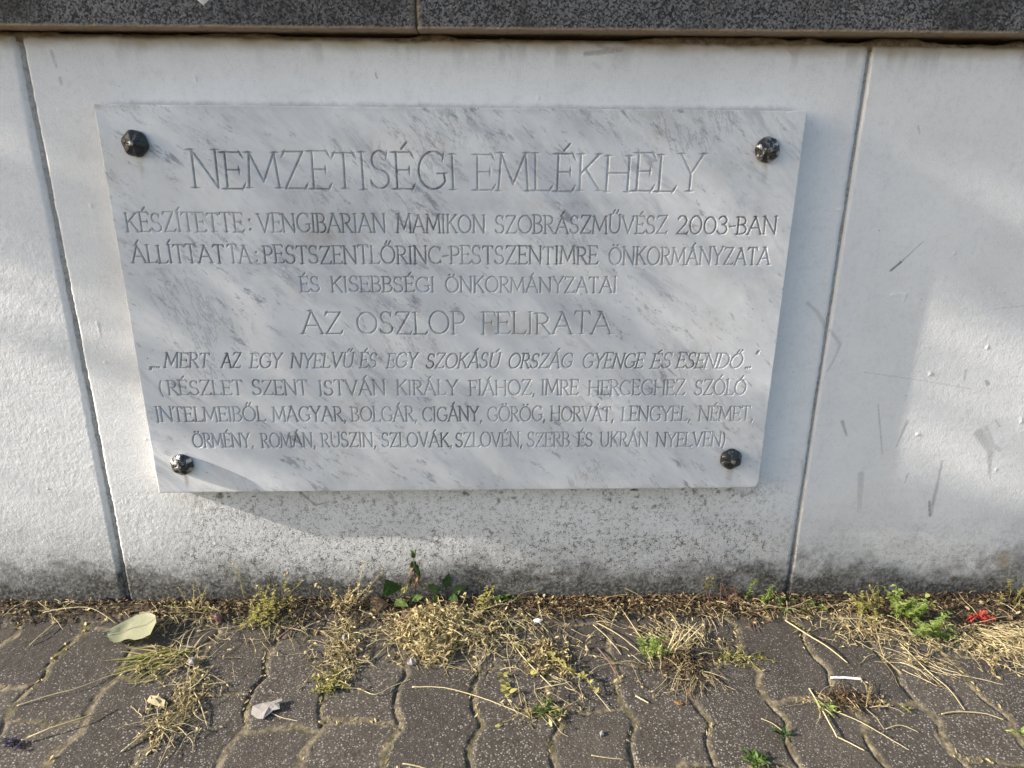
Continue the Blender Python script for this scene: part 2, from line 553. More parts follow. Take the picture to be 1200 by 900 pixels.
SMEARS = [  # pixel paths of the scuffs in the photograph, radii, strength
    ([(1044, 317), (1056, 307)], .0024, .0022, 1.0), ([(1056, 307), (1070, 294), (1083, 282)], .0018, .0008, .55),
    ([(946, 355), (958, 366), (968, 384)], .003, .005, .30), ([(974, 388), (985, 404), (976, 424), (969, 436)], .004, .0015, .32),
    ([(987, 494), (992, 510)], .0035, .002, .55), ([(1029, 474), (1034, 532)], .0014, .0012, .45),
    ([(1063, 494), (1050, 524)], .0042, .0014, .40), ([(1012, 436), (1080, 446), (1140, 456)], .0009, .0009, .35),
    ([(1148, 508), (1160, 528), (1160, 560)], .012, .0022, .40), ([(1155, 500), (1163, 520), (1172, 528)], .005, .004, .28),
    ([(1104, 540), (1099, 565), (1090, 603)], .0022, .0048, .50), ([(1089, 588), (1090, 604)], .003, .0035, .8),
    ([(1009, 556), (1007, 600)], .0075, .006, .30), ([(1156, 447), (1158, 450)], .004, .004, .6),
    ([(1132, 434), (1130, 446)], .003, .002, .40), ([(1166, 492), (1172, 500)], .0016, .0016, .5),
    ([(1064, 555), (1060, 566)], .002, .001, .5), ([(1076, 148), (1078, 157)], .0012, .001, .5),
    ([(440, 86), (442, 92)], .0012, .001, .8), ([(686, 63), (705, 61), (728, 58)], .0035, .005, .55), ([(700, 52), (722, 60)], .004, .002, .5),
    ([(590, 48), (597, 54)], .005, .003, .6), ([(920, 54), (931, 66)], .0016, .0012, .5), ([(696, 75), (702, 79)], .004, .004, .18),
    ([(718, 76), (722, 79)], .003, .003, .22), ([(1205, 358), (1165, 362)], .0009, .0009, .30), ([(940, 540), (943, 600)], .004, .003, .2),
    ([(352, 577), (370, 592), (385, 588)], .003, .0016, .8), ([(458, 580), (462, 590)], .005, .002, .5),
    ([(60, 60), (66, 78)], .003, .002, .35), ([(70, 92), (72, 98)], .003, .003, .35),
]
def make_panel(xa, xb, rough, fine, seed):
    """one wall panel with rounded edges; the fine grid covers the stretch named by fine"""
    fa, fb = fine
    runs = []
    if fa > xa: runs.append((xa, fa, .02))
    runs.append((max(xa, fa), min(xb, fb), .0016))
    if fb < xb: runs.append((fb, xb, .02))
    xs = axis(runs)
    zs = axis([(-.90, .0925, .0016)])
    X, Z = np.meshgrid(xs, zs)
    Y = relief(X, Z, rough(X, Z))
    # rounded arrises, a little uneven
    jag = .0030 * (fbm(Z, X * 0, .05, seed, 4) - .5) + .0012 * (vnoise(Z, X * 0, .006, seed + 1) - .5)
    dl = X - xa + jag; dr = xb - X + jag
    for d, rr in ((dl, .0035), (dr, .0085)):
        e = np.clip(1 - d / rr, 0, 1)
        Y = Y + rr * .9 * (1 - np.sqrt(np.clip(1 - e * e, 0, 1)))
    tj = .0925 - Z + .006 * (fbm(X, Z * 0, .05, seed + 2, 5) - .62) + .005 * (fbm(X, Z * 0, .014, seed + 6, 4, .7) - .5)
    e = np.clip(1 - tj / .006, 0, 1)
    Y = Y + .008 * e * e
    # dirt ----------------------------------------------------------------
    hgt = Z - (-.8352 - .0075 * X)
    n1 = fbm(X, Z, .055, 71, 5, .6); n2 = fbm(X, Z, .26, 73, 3); n3 = fbm(X, Z, .014, 75, 3, .6)
    band = .016 + .062 * n2
    n4 = fbm(X, Z, .006, 76, 2, .7)
    grime_shade = 1.0 * sstep(band + .034, band - .026, hgt + .06 * (n1 - .5) + .040 * (n3 - .5) + .03 * (n4 - .5))
    soft = .80 * sstep(.105, .016, hgt + .13 * (n1 - .5) + .10 * (n2 - .5) + .05 * (n3 - .5)) * (.5 + .9 * n1) + .24 * sstep(.27, .09, hgt) * (.3 + 1.4 * n1)
    grime_shade = np.maximum(grime_shade, np.clip(soft, 0, 1))
    # the blotched upper fringe; lightest to the right
    fr = sstep(.19, .03, hgt) * sstep(.47, .60, n1 * .45 + n3 * .30 + n4 * .25) * .66
    grime_shade = np.maximum(grime_shade, fr * (1 - .45 * sstep(.4, .9, X)))
    top = .0925 - Z
    grime_shade = np.maximum(grime_shade, sstep(.010, .0, top + .012 * (fbm(X, Z, .03, 77, 4) - .5)) * .8)
    drip = sstep(.55, .75, fbm(X, Z * .15, .02, 79, 3)) * sstep(.05, .0, top) * .30
    grime_shade = np.maximum(grime_shade, drip)
    for pts, r0, r1, s in SMEARS:
        P = [Wp(*p) for p in pts]
        P = [(p.x, p.z) for p in P]
        if min(p[0] for p in P) > xb + .02 or max(p[0] for p in P) < xa - .02: continue
        kx = .65 + .7 * fbm(X, Z, .004, 81, 2)
        grime_shade = np.maximum(grime_shade, seg_d(X, Z, P, r0, r1) * s * .72 * np.clip(kx * 1.5 - .35, 0, 1.1))
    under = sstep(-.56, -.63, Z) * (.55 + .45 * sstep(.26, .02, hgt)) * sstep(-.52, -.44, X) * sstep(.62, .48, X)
    grime_shade = np.maximum(grime_shade, .42 * sstep(.011, .002, np.abs(Z - .002) + .006 * n3) * sstep(-.51, -.47, X) * sstep(.51, .47, X) * (.4 + n1))
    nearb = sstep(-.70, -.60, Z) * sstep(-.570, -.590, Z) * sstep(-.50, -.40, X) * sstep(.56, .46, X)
    grime_shade = np.maximum(grime_shade, nearb * (.16 + .75 * sstep(.60, .70, n3 * .5 + n4 * .5)) * (.4 + n2))
    pore = np.clip(.10 + under * .9 + .5 * sstep(.20, .04, hgt), 0, 1)
    rust = np.zeros_like(X)
    rust = np.maximum(rust, .75 * seg_d(X, Z, [(.985, -.755), (.99, -.765)], .016, .016) * n1 * 1.3)
    rust = np.maximum(rust, sstep(.024, .002, top + .014 * (n1 - .5)) * .7)
    # skirts so the panel has thickness
    def sk(A, v=None):
        a0 = A[:, :1].copy(); a1 = A[:, -1:].copy()
        A = np.concatenate([a0, A, a1], 1)
        A = np.concatenate([A, A[-1:].copy()], 0)
        return A
    X, Y, Z, grime_shade, pore, rust = [sk(A) for A in (X, Y, Z, grime_shade, pore, rust)]
    Y[:, 0] = .06; Y[:, -1] = .06; Y[-1, :] = .06
    grime_shade[:, 0] = .25; grime_shade[:, -1] = .25
    return grid_obj('wall_panel', X, Y, Z, MW, wall, dict(grime_shade=grime_shade, pore=pore, rust=rust))

g = .0062
def coarse_panel(xa, xb, seed):
    return make_panel(xa, xb, lambda x, z: np.ones_like(x), (xa, xa + .02), seed)
make_panel(JL - 1.19, JL - .0050, lambda x, z: 1.0 - .75 * sstep(-.16, .02, z), (JL - .42, JL), 101)
make_panel(JL + .0042, JR - .0024, lambda x, z: .28 + .62 * sstep(-.56, -.64, z) + .3 * sstep(-.49, -.55, x) * sstep(-.1, -.4, z), (-1, 1), 111)
make_panel(JR + .0026, JR + 1.19, lambda x, z: .62 - .3 * sstep(.8, .7, x) * sstep(-.5, -.3, z), (JR, JR + .56), 121)
coarse_panel(JL - 2.40, JL - 1.20, 131)
coarse_panel(JR + 1.20, JR + 2.40, 141)

def joint_filler(x, z0, z1, wd, yb, mat, tilt=0.0):
    zs = axis([(z0, z1, .004)])
    X, Z = np.meshgrid(np.linspace(x - wd, x + wd, 9), zs)
    Y = yb + tilt * np.clip((X - x) / wd + .2, 0, 1) + .003 * (fbm(X, Z, .02, 151, 3) - .5)
    hgt = Z - (-.8352 - .0075 * X)
    grid_obj('joint_filler', X, Y, Z, mat, wall, dict(grime_shade=.50 + .48 * sstep(.16, .02, hgt + .03 * (fbm(X, Z, .02, 153, 3) - .5)), pore=.5 + 0 * X, rust=.5 * sstep(.06, .10, Z)))  # constant part: dirt plus painted shade inside the joint; more dirt towards the base
joint_filler(JL, -.9, .092, .014, .0060, MW, .010)
joint_filler(JR, -.9, .092, .010, .0075, MW, -.001)
joint_filler(JL - 1.195, -.9, .092, .012, .012, MW)
joint_filler(JR + 1.195, -.9, .092, .012, .012, MW)

# core behind the panels and the bed of mortar under the coping
mb = MB()
def box(mb, x0, x1, y0, y1, z0, z1, tint=.5):
    mb.add([(x0, y0, z0), (x1, y0, z0), (x1, y1, z0), (x0, y1, z0), (x0, y0, z1), (x1, y0, z1), (x1, y1, z1), (x0, y1, z1)],
           [(0, 3, 2, 1), (4, 5, 6, 7), (0, 1, 5, 4), (1, 2, 6, 5), (2, 3, 7, 6), (3, 0, 4, 7)], tint)
box(mb, JL - 2.40, JR + 2.40, .0603, .20, -.95, .0900)
mb.build('wall_core', M_JOINT, wall, smooth=False)

def ctop(x):
    return .0985 + .0048 * x                                   # underside of the coping
xs = axis([(JL - 2.4, -.95, .02), (-.95, 1.1, .0022), (1.1, JR + 2.4, .02)])
X, T = np.meshgrid(xs, np.linspace(0, 1, 9))
gap = np.maximum(.0001, .0006 + .0076 * sstep(.36, .60, fbm(X, X * 0, .10, 161, 5)) + .0050 * (fbm(X, X * 0, .016, 162, 4, .7) - .5))
Zb = .082
Z = Zb + (ctop(X) - gap - Zb) * np.clip(T * 1.3, 0, 1)
Y = .010 - .013 * fbm(X, T * 0, .05, 163, 4) * sstep(1.0, .3, T) + .03 * sstep(.75, 1.0, T) + .006 * (fbm(X, T * .03, .014, 165, 4, .7) - .5)
Y = np.maximum(Y, .0035)
grid_obj('mortar_bed', X, Y, Z, M_MORT, wall)

def coping_stone(xa, xb, yo, seed, fine, lime_l=.3):
    """front face and underside as one bent grid, then top and back"""
    xs = axis([(xa, xb, .003 if fine else .03)])
    prof = [(.30, .0, 0)]
    n = 8
    for i in range(n): prof.append((.16 - (.16 + yo) * (i + 1) / n + .004 * (i + 1 == n), 0.0, 0))
    for i in range(5):
        a = math.pi / 2 * (i + 1) / 5
        prof.append((-yo + .004 - .004 * math.sin(a), .002 - .002 * math.cos(a), 0))
    for i in range(36): prof.append((-yo, .002 + .0026 * (i + 1), 1))
    prof += [(-yo + .004, .1015, 1), (.10, .108, 1), (.30, .104, 1)]
    P = np.array(prof)
    X = np.repeat(xs[None, :], len(P), 0)
    Y = np.repeat(P[:, :1], len(xs), 1)
    Z = np.repeat(P[:, 1:2], len(xs), 1) + ctop(X)
    rough = fbm(X, Z * 1.0 + Y, .012, seed, 4, .6) - .5
    Y = Y + np.where((Y < -.5 * yo), .0022 * rough, 0)
    Z = Z + .0016 * (fbm(X, Y, .02, seed + 3, 4) - .5) * (P[:, 1:2] < .01)
    d = np.minimum(X - xa, xb - X)
    e = np.clip(1 - d / .004, 0, 1)
    Y = Y + np.where(Y < 0, .004 * e * e, 0)
    lime = sstep(.0045, .001, np.repeat(P[:, 1:2], len(xs), 1) + .003 * (fbm(X, Y, .03, seed + 5) - .5)) * 1.0
    lime = np.maximum(lime, sstep(.01, .002, d + .006 * (fbm(X, Z, .02, seed + 8) - .5)) * lime_l * (Y < 0))
    Xs = np.concatenate([X[:, :1], X, X[:, -1:]], 1)
    Ys = np.concatenate([Y[:, :1] * 0 + .15, Y, Y[:, -1:] * 0 + .15], 1)
    Zs = np.concatenate([Z[:, :1] * 0 + .15, Z, Z[:, -1:] * 0 + .15], 1)
    Ls = np.concatenate([lime[:, :1], lime, lime[:, -1:]], 1)
    return grid_obj('coping_stone', Xs, Ys, Zs, MC, wall, dict(lime=Ls), flip=True)
YO = .031
coping_stone(JL - 2.4, -1.13, YO, 171, False)
coping_stone(-1.128, -.0532, YO, 173, True, .5)
coping_stone(-.0512, 1.02, YO + .0012, 174, True, .3)
coping_stone(1.022, JR + 2.4, YO, 176, False)
mb = MB()
for x in (-.0522,):
    box(mb, x - .003, x + .003, -YO + .007, .1, ctop(x) + .001, ctop(x) + .098)
mb.build('coping_joint', M_MORT, wall, smooth=False)

# ------------------------------------------------------------------ the marble plaque
WORDS = [
  ('NEMZETISÉGI', -0.3803, 0.0007, -0.1109, 0.05, 0),
  ('EMLÉKHELY', 0.023, 0.3589, -0.1119, 0.051, 0),
  ('KÉSZÍTETTE', -0.4832, -0.3124, -0.1727, 0.0267, 0),
  (':', -0.3062, -0.3012, -0.1727, 0.0264, 0),
  ('VENGIBARIAN', -0.2926, -0.1059, -0.1728, 0.0263, 0),
  ('MAMIKON', -0.0908, 0.0401, -0.1728, 0.026, 0),
  ('SZOBRÁSZMŰVÉSZ', 0.054, 0.3117, -0.1729, 0.0258, 0),
  ('2003-BAN', 0.3246, 0.4773, -0.1729, 0.0253, 0),
  ('ÁLLÍTTAT', -0.4819, -0.3455, -0.218, 0.0262, 0),
  ('TA', -0.3405, -0.3074, -0.2181, 0.0261, 0),
  (':', -0.3012, -0.2961, -0.2181, 0.0261, 0),
  ('PESTSZENTLŐRINC-PESTSZENTIMRE', -0.2899, 0.21, -0.2184, 0.0261, 0),
  ('ÖNKORMÁNYZATA', 0.2255, 0.4726, -0.2189, 0.0258, 0),
  ('ÉS', -0.2396, -0.2089, -0.261, 0.0232, 0),
  ('KISEBBSÉGI', -0.1936, -0.0368, -0.2612, 0.0233, 0),
  ('ÖNKORMÁNYZATAI', -0.0212, 0.2409, -0.2616, 0.0234, 0),
  ('AZ', -0.2427, -0.1795, -0.3263, 0.0345, 0),
  ('OSZLOP', -0.1593, 0.0089, -0.3266, 0.0344, 0),
  ('FELIRATA', 0.0322, 0.2359, -0.3269, 0.0342, 0),
  ('„...', -0.4808, -0.4613, -0.3801, 0.0233, 1),
  ('MERT', -0.4586, -0.386, -0.3802, 0.0234, 1),
  ('AZ', -0.3711, -0.337, -0.3805, 0.0235, 1),
  ('EGY', -0.327, -0.2745, -0.3807, 0.0236, 1),
  ('NYELVŰ', -0.2646, -0.1634, -0.381, 0.0237, 1),
  ('ÉS', -0.1574, -0.1268, -0.3813, 0.0238, 1),
  ('EGY', -0.1155, -0.0641, -0.3815, 0.0239, 1),
  ('SZOKÁSÚ', -0.0541, 0.0653, -0.3818, 0.024, 1),
  ('ORSZÁG', 0.0746, 0.1801, -0.3823, 0.0242, 1),
  ('GYENGE', 0.1917, 0.2932, -0.3827, 0.0244, 1),
  ('ÉS', 0.3014, 0.3383, -0.383, 0.0245, 1),
  ('ESENDŐ', 0.3425, 0.4518, -0.3832, 0.0246, 1),
  ('...”', 0.4545, 0.4739, -0.3835, 0.0248, 1),
  ('(', -0.4732, -0.4653, -0.425, 0.024, 0),
  ('RÉSZLET', -0.46, -0.342, -0.4253, 0.024, 0),
  ('SZENT', -0.3287, -0.2406, -0.4258, 0.0242, 0),
  ('ISTVÁN', -0.2246, -0.1189, -0.4262, 0.0244, 0),
  ('KIRÁLY', -0.1027, -0.0047, -0.4267, 0.0245, 0),
  ('FIÁHOZ,', 0.013, 0.1194, -0.4273, 0.0247, 0),
  ('IMRE', 0.1276, 0.188, -0.4276, 0.0249, 0),
  ('HERCEGHEZ', 0.2031, 0.3601, -0.4282, 0.025, 0),
  ('SZÓLÓ', 0.3754, 0.4597, -0.4288, 0.0253, 0),
  ('INTELMEIBŐL', -0.4846, -0.312, -0.4702, 0.025, 0),
  ('MAGYAR,', -0.3012, -0.1833, -0.4708, 0.0249, 0),
  ('BOLGÁR,', -0.1765, -0.07, -0.4712, 0.0249, 0),
  ('CIGÁNY,', -0.0631, 0.0345, -0.4716, 0.0248, 0),
  ('GÖRÖG,', 0.0414, 0.1369, -0.472, 0.0248, 0),
  ('HORVÁT,', 0.1438, 0.2482, -0.4724, 0.0247, 0),
  ('LENGYEL,', 0.2594, 0.3744, -0.4729, 0.0247, 0),
  ('NÉMET,', 0.3857, 0.4782, -0.4733, 0.0246, 0),
  ('ÖRMÉNY,', -0.4332, -0.3351, -0.5148, 0.0242, 0),
  ('ROMÁN,', -0.3241, -0.2358, -0.5153, 0.0243, 0),
  ('RUSZIN,', -0.2276, -0.138, -0.5157, 0.0244, 0),
  ('SZLOVÁK,', -0.1304, -0.0146, -0.5163, 0.0245, 0),
  ('SZLOVÉN,', -0.0104, 0.1, -0.5168, 0.0247, 0),
  ('SZERB', 0.1064, 0.1773, -0.5173, 0.0248, 0),
  ('ÉS', 0.1894, 0.2153, -0.5176, 0.0249, 0),
  ('UKRÁN', 0.2266, 0.3073, -0.5179, 0.0249, 0),
  ('NYELVEN)', 0.3194, 0.4356, -0.5184, 0.025, 0),
]
def arc(cx, cy, rx, ry, a0, a1, n=14):
    return [(cx + rx * math.cos(math.radians(a0 + (a1 - a0) * i / n)), cy + ry * math.sin(math.radians(a0 + (a1 - a0) * i / n))) for i in range(n + 1)]
# letters as chisel strokes (cap height 1): advance width, strokes, serifs (x, y, direction in degrees)
H0 = 0
GL = {
 'A': (.74, [[(.04, 0), (.37, 1)], [(.37, 1), (.70, 0)], [(.15, .35), (.59, .35)]], [(.04, 0, 0), (.70, 0, 0), (.33, 1, 0)]),
 'B': (.56, [[(.09, 0), (.09, 1)], [(.09, 1), (.26, 1)] + arc(.26, .77, .20, .23, 90, -90) + [(.09, .54)], [(.26, .54)] + arc(.26, .27, .25, .27, 90, -90) + [(.09, 0)]], [(.05, 1, 0), (.05, 0, 0)]),
 'C': (.72, [arc(.42, .5, .36, .5, 48, 312, 20)], [(.66, .87, 80), (.66, .13, 100)]),
 'D': (.74, [[(.10, 0), (.10, 1)], [(.10, 1), (.26, 1)] + arc(.28, .5, .40, .5, 90, -90, 18) + [(.10, 0)]], [(.06, 1, 0), (.06, 0, 0)]),
 'E': (.54, [[(.10, 0), (.10, 1)], [(.10, 1), (.47, 1)], [(.10, .52), (.40, .52)], [(.10, 0), (.48, 0)]], [(.06, 1, 0), (.06, 0, 0), (.48, .95, 120), (.41, .52, 90), (.50, .06, 60)]),
 'F': (.50, [[(.10, 0), (.10, 1)], [(.10, 1), (.47, 1)], [(.10, .52), (.38, .52)]], [(.06, 1, 0), (.10, 0, 0), (.48, .95, 120), (.39, .52, 90)]),
 'G': (.76, [arc(.42, .5, .36, .5, 48, 325, 20) + [(.68, .42)], [(.52, .42), (.76, .42)]], [(.66, .87, 80)]),
 'H': (.74, [[(.10, 0), (.10, 1)], [(.64, 0), (.64, 1)], [(.10, .52), (.64, .52)]], [(.10, 0, 0), (.10, 1, 0), (.64, 0, 0), (.64, 1, 0)]),
 'I': (.24, [[(.12, 0), (.12, 1)]], [(.12, 0, 0), (.12, 1, 0)]),
 'K': (.64, [[(.10, 0), (.10, 1)], [(.56, 1), (.11, .46)], [(.24, .60), (.60, 0)]], [(.10, 0, 0), (.10, 1, 0), (.56, 1, 0), (.60, 0, 0)]),
 'L': (.52, [[(.10, 0), (.10, 1)], [(.10, 0), (.47, 0)]], [(.10, 1, 0), (.06, 0, 0), (.49, .06, 60)]),
 'M': (.86, [[(.06, 0), (.13, 1)], [(.13, 1), (.43, .18)], [(.43, .18), (.73, 1)], [(.73, 1), (.80, 0)]], [(.06, 0, 0), (.80, 0, 0), (.10, 1, 0), (.76, 1, 0)]),
 'N': (.74, [[(.09, 0), (.09, 1)], [(.09, 1), (.65, 0)], [(.65, 0), (.65, 1)]], [(.09, 0, 0), (.06, 1, 0), (.65, 1, 0)]),
 'O': (.80, [arc(.40, .5, .35, .5, 0, 360, 26)], []),
 'P': (.54, [[(.10, 0), (.10, 1)], [(.10, 1), (.27, 1)] + arc(.27, .74, .22, .26, 90, -90) + [(.10, .48)]], [(.06, 1, 0), (.10, 0, 0)]),
 'R': (.60, [[(.10, 0), (.10, 1)], [(.10, 1), (.27, 1)] + arc(.27, .75, .21, .25, 90, -90) + [(.10, .50)], [(.26, .50), (.57, 0)]], [(.06, 1, 0), (.10, 0, 0), (.58, 0, 0)]),
 'S': (.56, [arc(.28, .75, .19, .25, 35, 250, 14) + [(.30, .49)] + arc(.27, .25, .22, .25, 60, -150, 14)], [(.45, .88, 80), (.06, .14, 100)]),
 'T': (.60, [[(.30, 0), (.30, 1)], [(.04, 1), (.56, 1)]], [(.30, 0, 0), (.05, .95, 60), (.55, .95, 120)]),
 'U': (.72, [[(.10, 1), (.10, .34)] + arc(.36, .34, .26, .34, 180, 360, 14) + [(.62, 1)]], [(.10, 1, 0), (.62, 1, 0)]),
 'V': (.70, [[(.05, 1), (.35, 0)], [(.35, 0), (.65, 1)]], [(.05, 1, 0), (.65, 1, 0)]),
 'Y': (.66, [[(.05, 1), (.33, .47)], [(.61, 1), (.33, .47)], [(.33, .47), (.33, 0)]], [(.05, 1, 0), (.61, 1, 0), (.33, 0, 0)]),
 'Z': (.62, [[(.07, 1), (.55, 1)], [(.55, 1), (.06, 0)], [(.06, 0), (.57, 0)]], [(.08, .95, 60), (.57, .06, 60)]),
 '2': (.62, [arc(.30, .74, .22, .26, 165, 0, 12) + [(.48, .58), (.06, 0)], [(.06, 0), (.58, 0)]], [(.59, .06, 60)]),
 '0': (.70, [arc(.35, .5, .29, .5, 0, 360, 26)], []),
 '3': (.56, [arc(.25, .77, .20, .23, 155, -80, 12) + [(.22, .54)], [(.22, .54)] + arc(.24, .27, .25, .27, 80, -155, 14)], []),
 '-': (.36, [[(.04, .42), (.32, .46)]], []),
 ',': (.22, [[(.12, .05), (.06, -.14)]], []),
 '.': (.17, [[(.08, .03), (.085, .04)]], []),
 ':': (.18, [[(.08, .12), (.085, .13)], [(.08, .62), (.085, .63)]], []),
 '(': (.28, [arc(.42, .44, .34, .68, 128, 232, 12)], []),
 ')': (.28, [arc(-.14, .44, .34, .68, 52, -52, 12)], []),
 '„': (.30, [[(.10, .06), (.04, -.14)], [(.22, .06), (.16, -.14)]], []),
 '”': (.30, [[(.10, 1.08), (.06, .92)], [(.22, 1.08), (.18, .92)]], []),
}
ACC = {'Á': ('A', "'"), 'É': ('E', "'"), 'Í': ('I', "'"), 'Ó': ('O', "'"), 'Ú': ('U', "'"), 'Ö': ('O', ':'), 'Ő': ('O', '"'), 'Ü': ('U', ':'), 'Ű': ('U', '"')}
def glyph(ch):
    base, acc = ACC.get(ch, (ch, None))
    wd, st, se = GL[base]
    st = [list(s) for s in st]
    c = wd / 2
    if acc == "'": st.append([(c - .03, 1.09), (c + .10, 1.26)])
    if acc == ':': st += [[(c - .13, 1.14), (c - .125, 1.15)], [(c + .13, 1.14), (c + .135, 1.15)]]
    if acc == '"': st += [[(c - .12, 1.09), (c - .03, 1.25)], [(c + .06, 1.09), (c + .15, 1.25)]]
    return wd, st, se

PW, PH, PT = 1.0, .596, .030
def plaque():
    t = tag(empty('marble_plaque', (0, -.015, -PH)),
            'white marble plaque with carved inscription and four dark bolts on the painted wall', 'plaque')
    st = .00068
    xs = np.linspace(-PW / 2, PW / 2, int(PW / st)); zs = np.linspace(-PH, 0, int(PH / st))
    sx = xs[1] - xs[0]; sz = zs[1] - zs[0]
    X, Z = np.meshgrid(xs, zs)
    D = np.zeros_like(X); INK = np.zeros_like(X)
    rnd = random.Random(5)
    def seg(a, b, ra, rb, k):
        R = max(ra, rb)
        i0 = max(0, int((min(a[0], b[0]) - R + PW / 2) / sx)); i1 = min(len(xs), int((max(a[0], b[0]) + R + PW / 2) / sx) + 2)
        j0 = max(0, int((min(a[1], b[1]) - R + PH) / sz)); j1 = min(len(zs), int((max(a[1], b[1]) + R + PH) / sz) + 2)
        if i1 <= i0 or j1 <= j0: return
        x = X[j0:j1, i0:i1]; z = Z[j0:j1, i0:i1]
        dx, dz = b[0] - a[0], b[1] - a[1]
        L2 = dx * dx + dz * dz + 1e-12
        tt = np.clip(((x - a[0]) * dx + (z - a[1]) * dz) / L2, 0, 1)
        d = np.hypot(x - a[0] - tt * dx, z - a[1] - tt * dz)
        v = ra + (rb - ra) * tt - d
        D[j0:j1, i0:i1] = np.maximum(D[j0:j1, i0:i1], v)
        INK[j0:j1, i0:i1] = np.maximum(INK[j0:j1, i0:i1], np.clip(v / .0007, 0, 1) * k)
    for wd, x0, x1, zb, ch, ital in WORDS:
        gs = [glyph(c) for c in wd]
        sp = .03
        tot = sum(g_[0] for g_ in gs) + sp * (len(gs) - 1)
        lpad = .04 if len(gs) > 1 else 0
        kx = (x1 - x0) / tot
        r = .00126 + .014 * ch if ch < .035 else .00195
        if ital: kx *= (x1 - x0 - .16 * ch) / (x1 - x0)
        cx = x0
        wordk = rnd.uniform(.40, .80)
        for gi, (gw, sts, ser) in enumerate(gs):
            k = min(1, max(.16, wordk + rnd.uniform(-.22, .2)))
            if wd in ('ESENDŐ', 'SZÓLÓ', 'NÉMET,', '...”') and gi >= len(gs) - 3: k *= .3
            dzj = rnd.uniform(-.018, .018) * ch
            hk = rnd.uniform(.96, 1.04); sk_ = rnd.uniform(-.02, .02)
            def tr(p):
                x = cx + p[0] * kx + sk_ * p[1] * ch + (p[1] * ch * .20 - .05 * ch if ital else 0)
                return (x, zb + p[1] * ch * hk + dzj)
            for s in sts:
                P = [tr(p) for p in s]
                n = len(P)
                dot = n == 2 and math.hypot(P[0][0] - P[1][0], P[0][1] - P[1][1]) < .0008
                for a, b in zip(P[:-1], P[1:]):
                    hor = abs(b[1] - a[1]) < .3 * abs(b[0] - a[0])
                    rr = r * (1.25 if dot else .80 if hor else 1.0)
                    seg(a, b, rr, rr, k)
            for (px, py, ang) in ser:
                c = tr((px, py))
                hl = .14 * ch
                ca, sa = math.cos(math.radians(ang)), math.sin(math.radians(ang))
                seg(c, (c[0] + ca * hl, c[1] + sa * hl), r * 1.1, r * .3, k)
                seg(c, (c[0] - ca * hl, c[1] - sa * hl), r * 1.1, r * .3, k)
            cx += (gw + sp) * kx
    depth = np.minimum(np.maximum(D, 0) * 1.35, .0024)
    Y = -PT + depth + .0003 * (fbm(X, Z, .08, 181, 3) - .5)
    # worn arris with small chips, most on the right side
    chip = .0035 * sstep(.72, .86, fbm(X, Z, .012, 183, 3)) * (.25 + .75 * (X > .3)) + .0005 * fbm(X, Z, .004, 185, 2)
    dl = X + PW / 2; dr = PW / 2 - X; db = Z + PH; dt = -Z
    corner = .0045 * sstep(.012, 0, np.hypot(dr, db))
    for d, rr in ((dl, .0014), (dr, .0018), (db, .0020), (dt, .0009)):
        R_ = rr + chip + corner * (d is dr or d is db)
        e = np.clip(1 - d / R_, 0, 1)
        Y = Y + R_ * .9 * (1 - np.sqrt(np.clip(1 - e * e, 0, 1)))
    dirt = np.zeros_like(X)
    for cx, cz, rx, rz, s in ((-.19, -.18, .07, .028, .45), (.085, -.315, .06, .02, .55), (.27, -.01, .10, .05, .35), (-.24, -.15, .30, .018, .30),
                              (.40, -.16, .12, .05, .25), (-.1, -.05, .16, .03, .28), (.38, -.38, .06, .10, .25), (.1, -.13, .32, .016, .22)):
        dirt = np.maximum(dirt, s * np.exp(-((X - cx) / rx) ** 2 - ((Z - cz) / rz) ** 2) * (.4 + 1.1 * fbm(X, Z * .35, .02, 187, 4)))
    for bx_, bz_ in ((-.449, -.051), (.447, -.053), (.446, -.54)):
        dirt = np.maximum(dirt, .65 * np.exp(-((X - bx_ - .002) / .006) ** 2) * sstep(bz_, bz_ - .015, Z) * sstep(bz_ - .075, bz_ - .02, Z) * (.4 + fbm(X, Z * .3, .01, 188, 3)))
    dirt = np.maximum(dirt, .8 * np.exp(-((X + .452) / .0035) ** 2) * sstep(-.556, -.562, Z) * sstep(-.596, -.57, Z))
    dirt = np.maximum(dirt, .55 * sstep(.014, 0, np.minimum(dt, db)) * fbm(X, Z, .03, 189, 3))
    dirt = np.where(D > -.004, np.maximum(dirt, .25 * sstep(-.004, 0, D) * fbm(X, Z, .05, 191, 3)), dirt)
    def sk(A):
        A = np.concatenate([A[:, :1], A, A[:, -1:]], 1)
        return np.concatenate([A[:1], A, A[-1:]], 0)
    X, Y, Z, INK, dirt = [sk(A.copy()) for A in (X, Y, Z, INK, dirt)]
    Y[0, :] = .003; Y[-1, :] = .003; Y[:, 0] = .003; Y[:, -1] = .003
    grid_obj('slab', X, Y, Z, MM, t, dict(ink=INK, dirt=dirt))
    # four rosette bolt heads
    for k, (bx, bz, lab, sd) in enumerate(((-.449, -.051, None, 3), (.447, -.053, 'bolt head with bright worn edge', 7),
                                           (-.453, -.543, 'bolt head with silvery worn petals', 11), (.446, -.540, 'bolt head with a pointed centre stud', 17))):
        make_bolt(t, bx, bz, lab, sd)
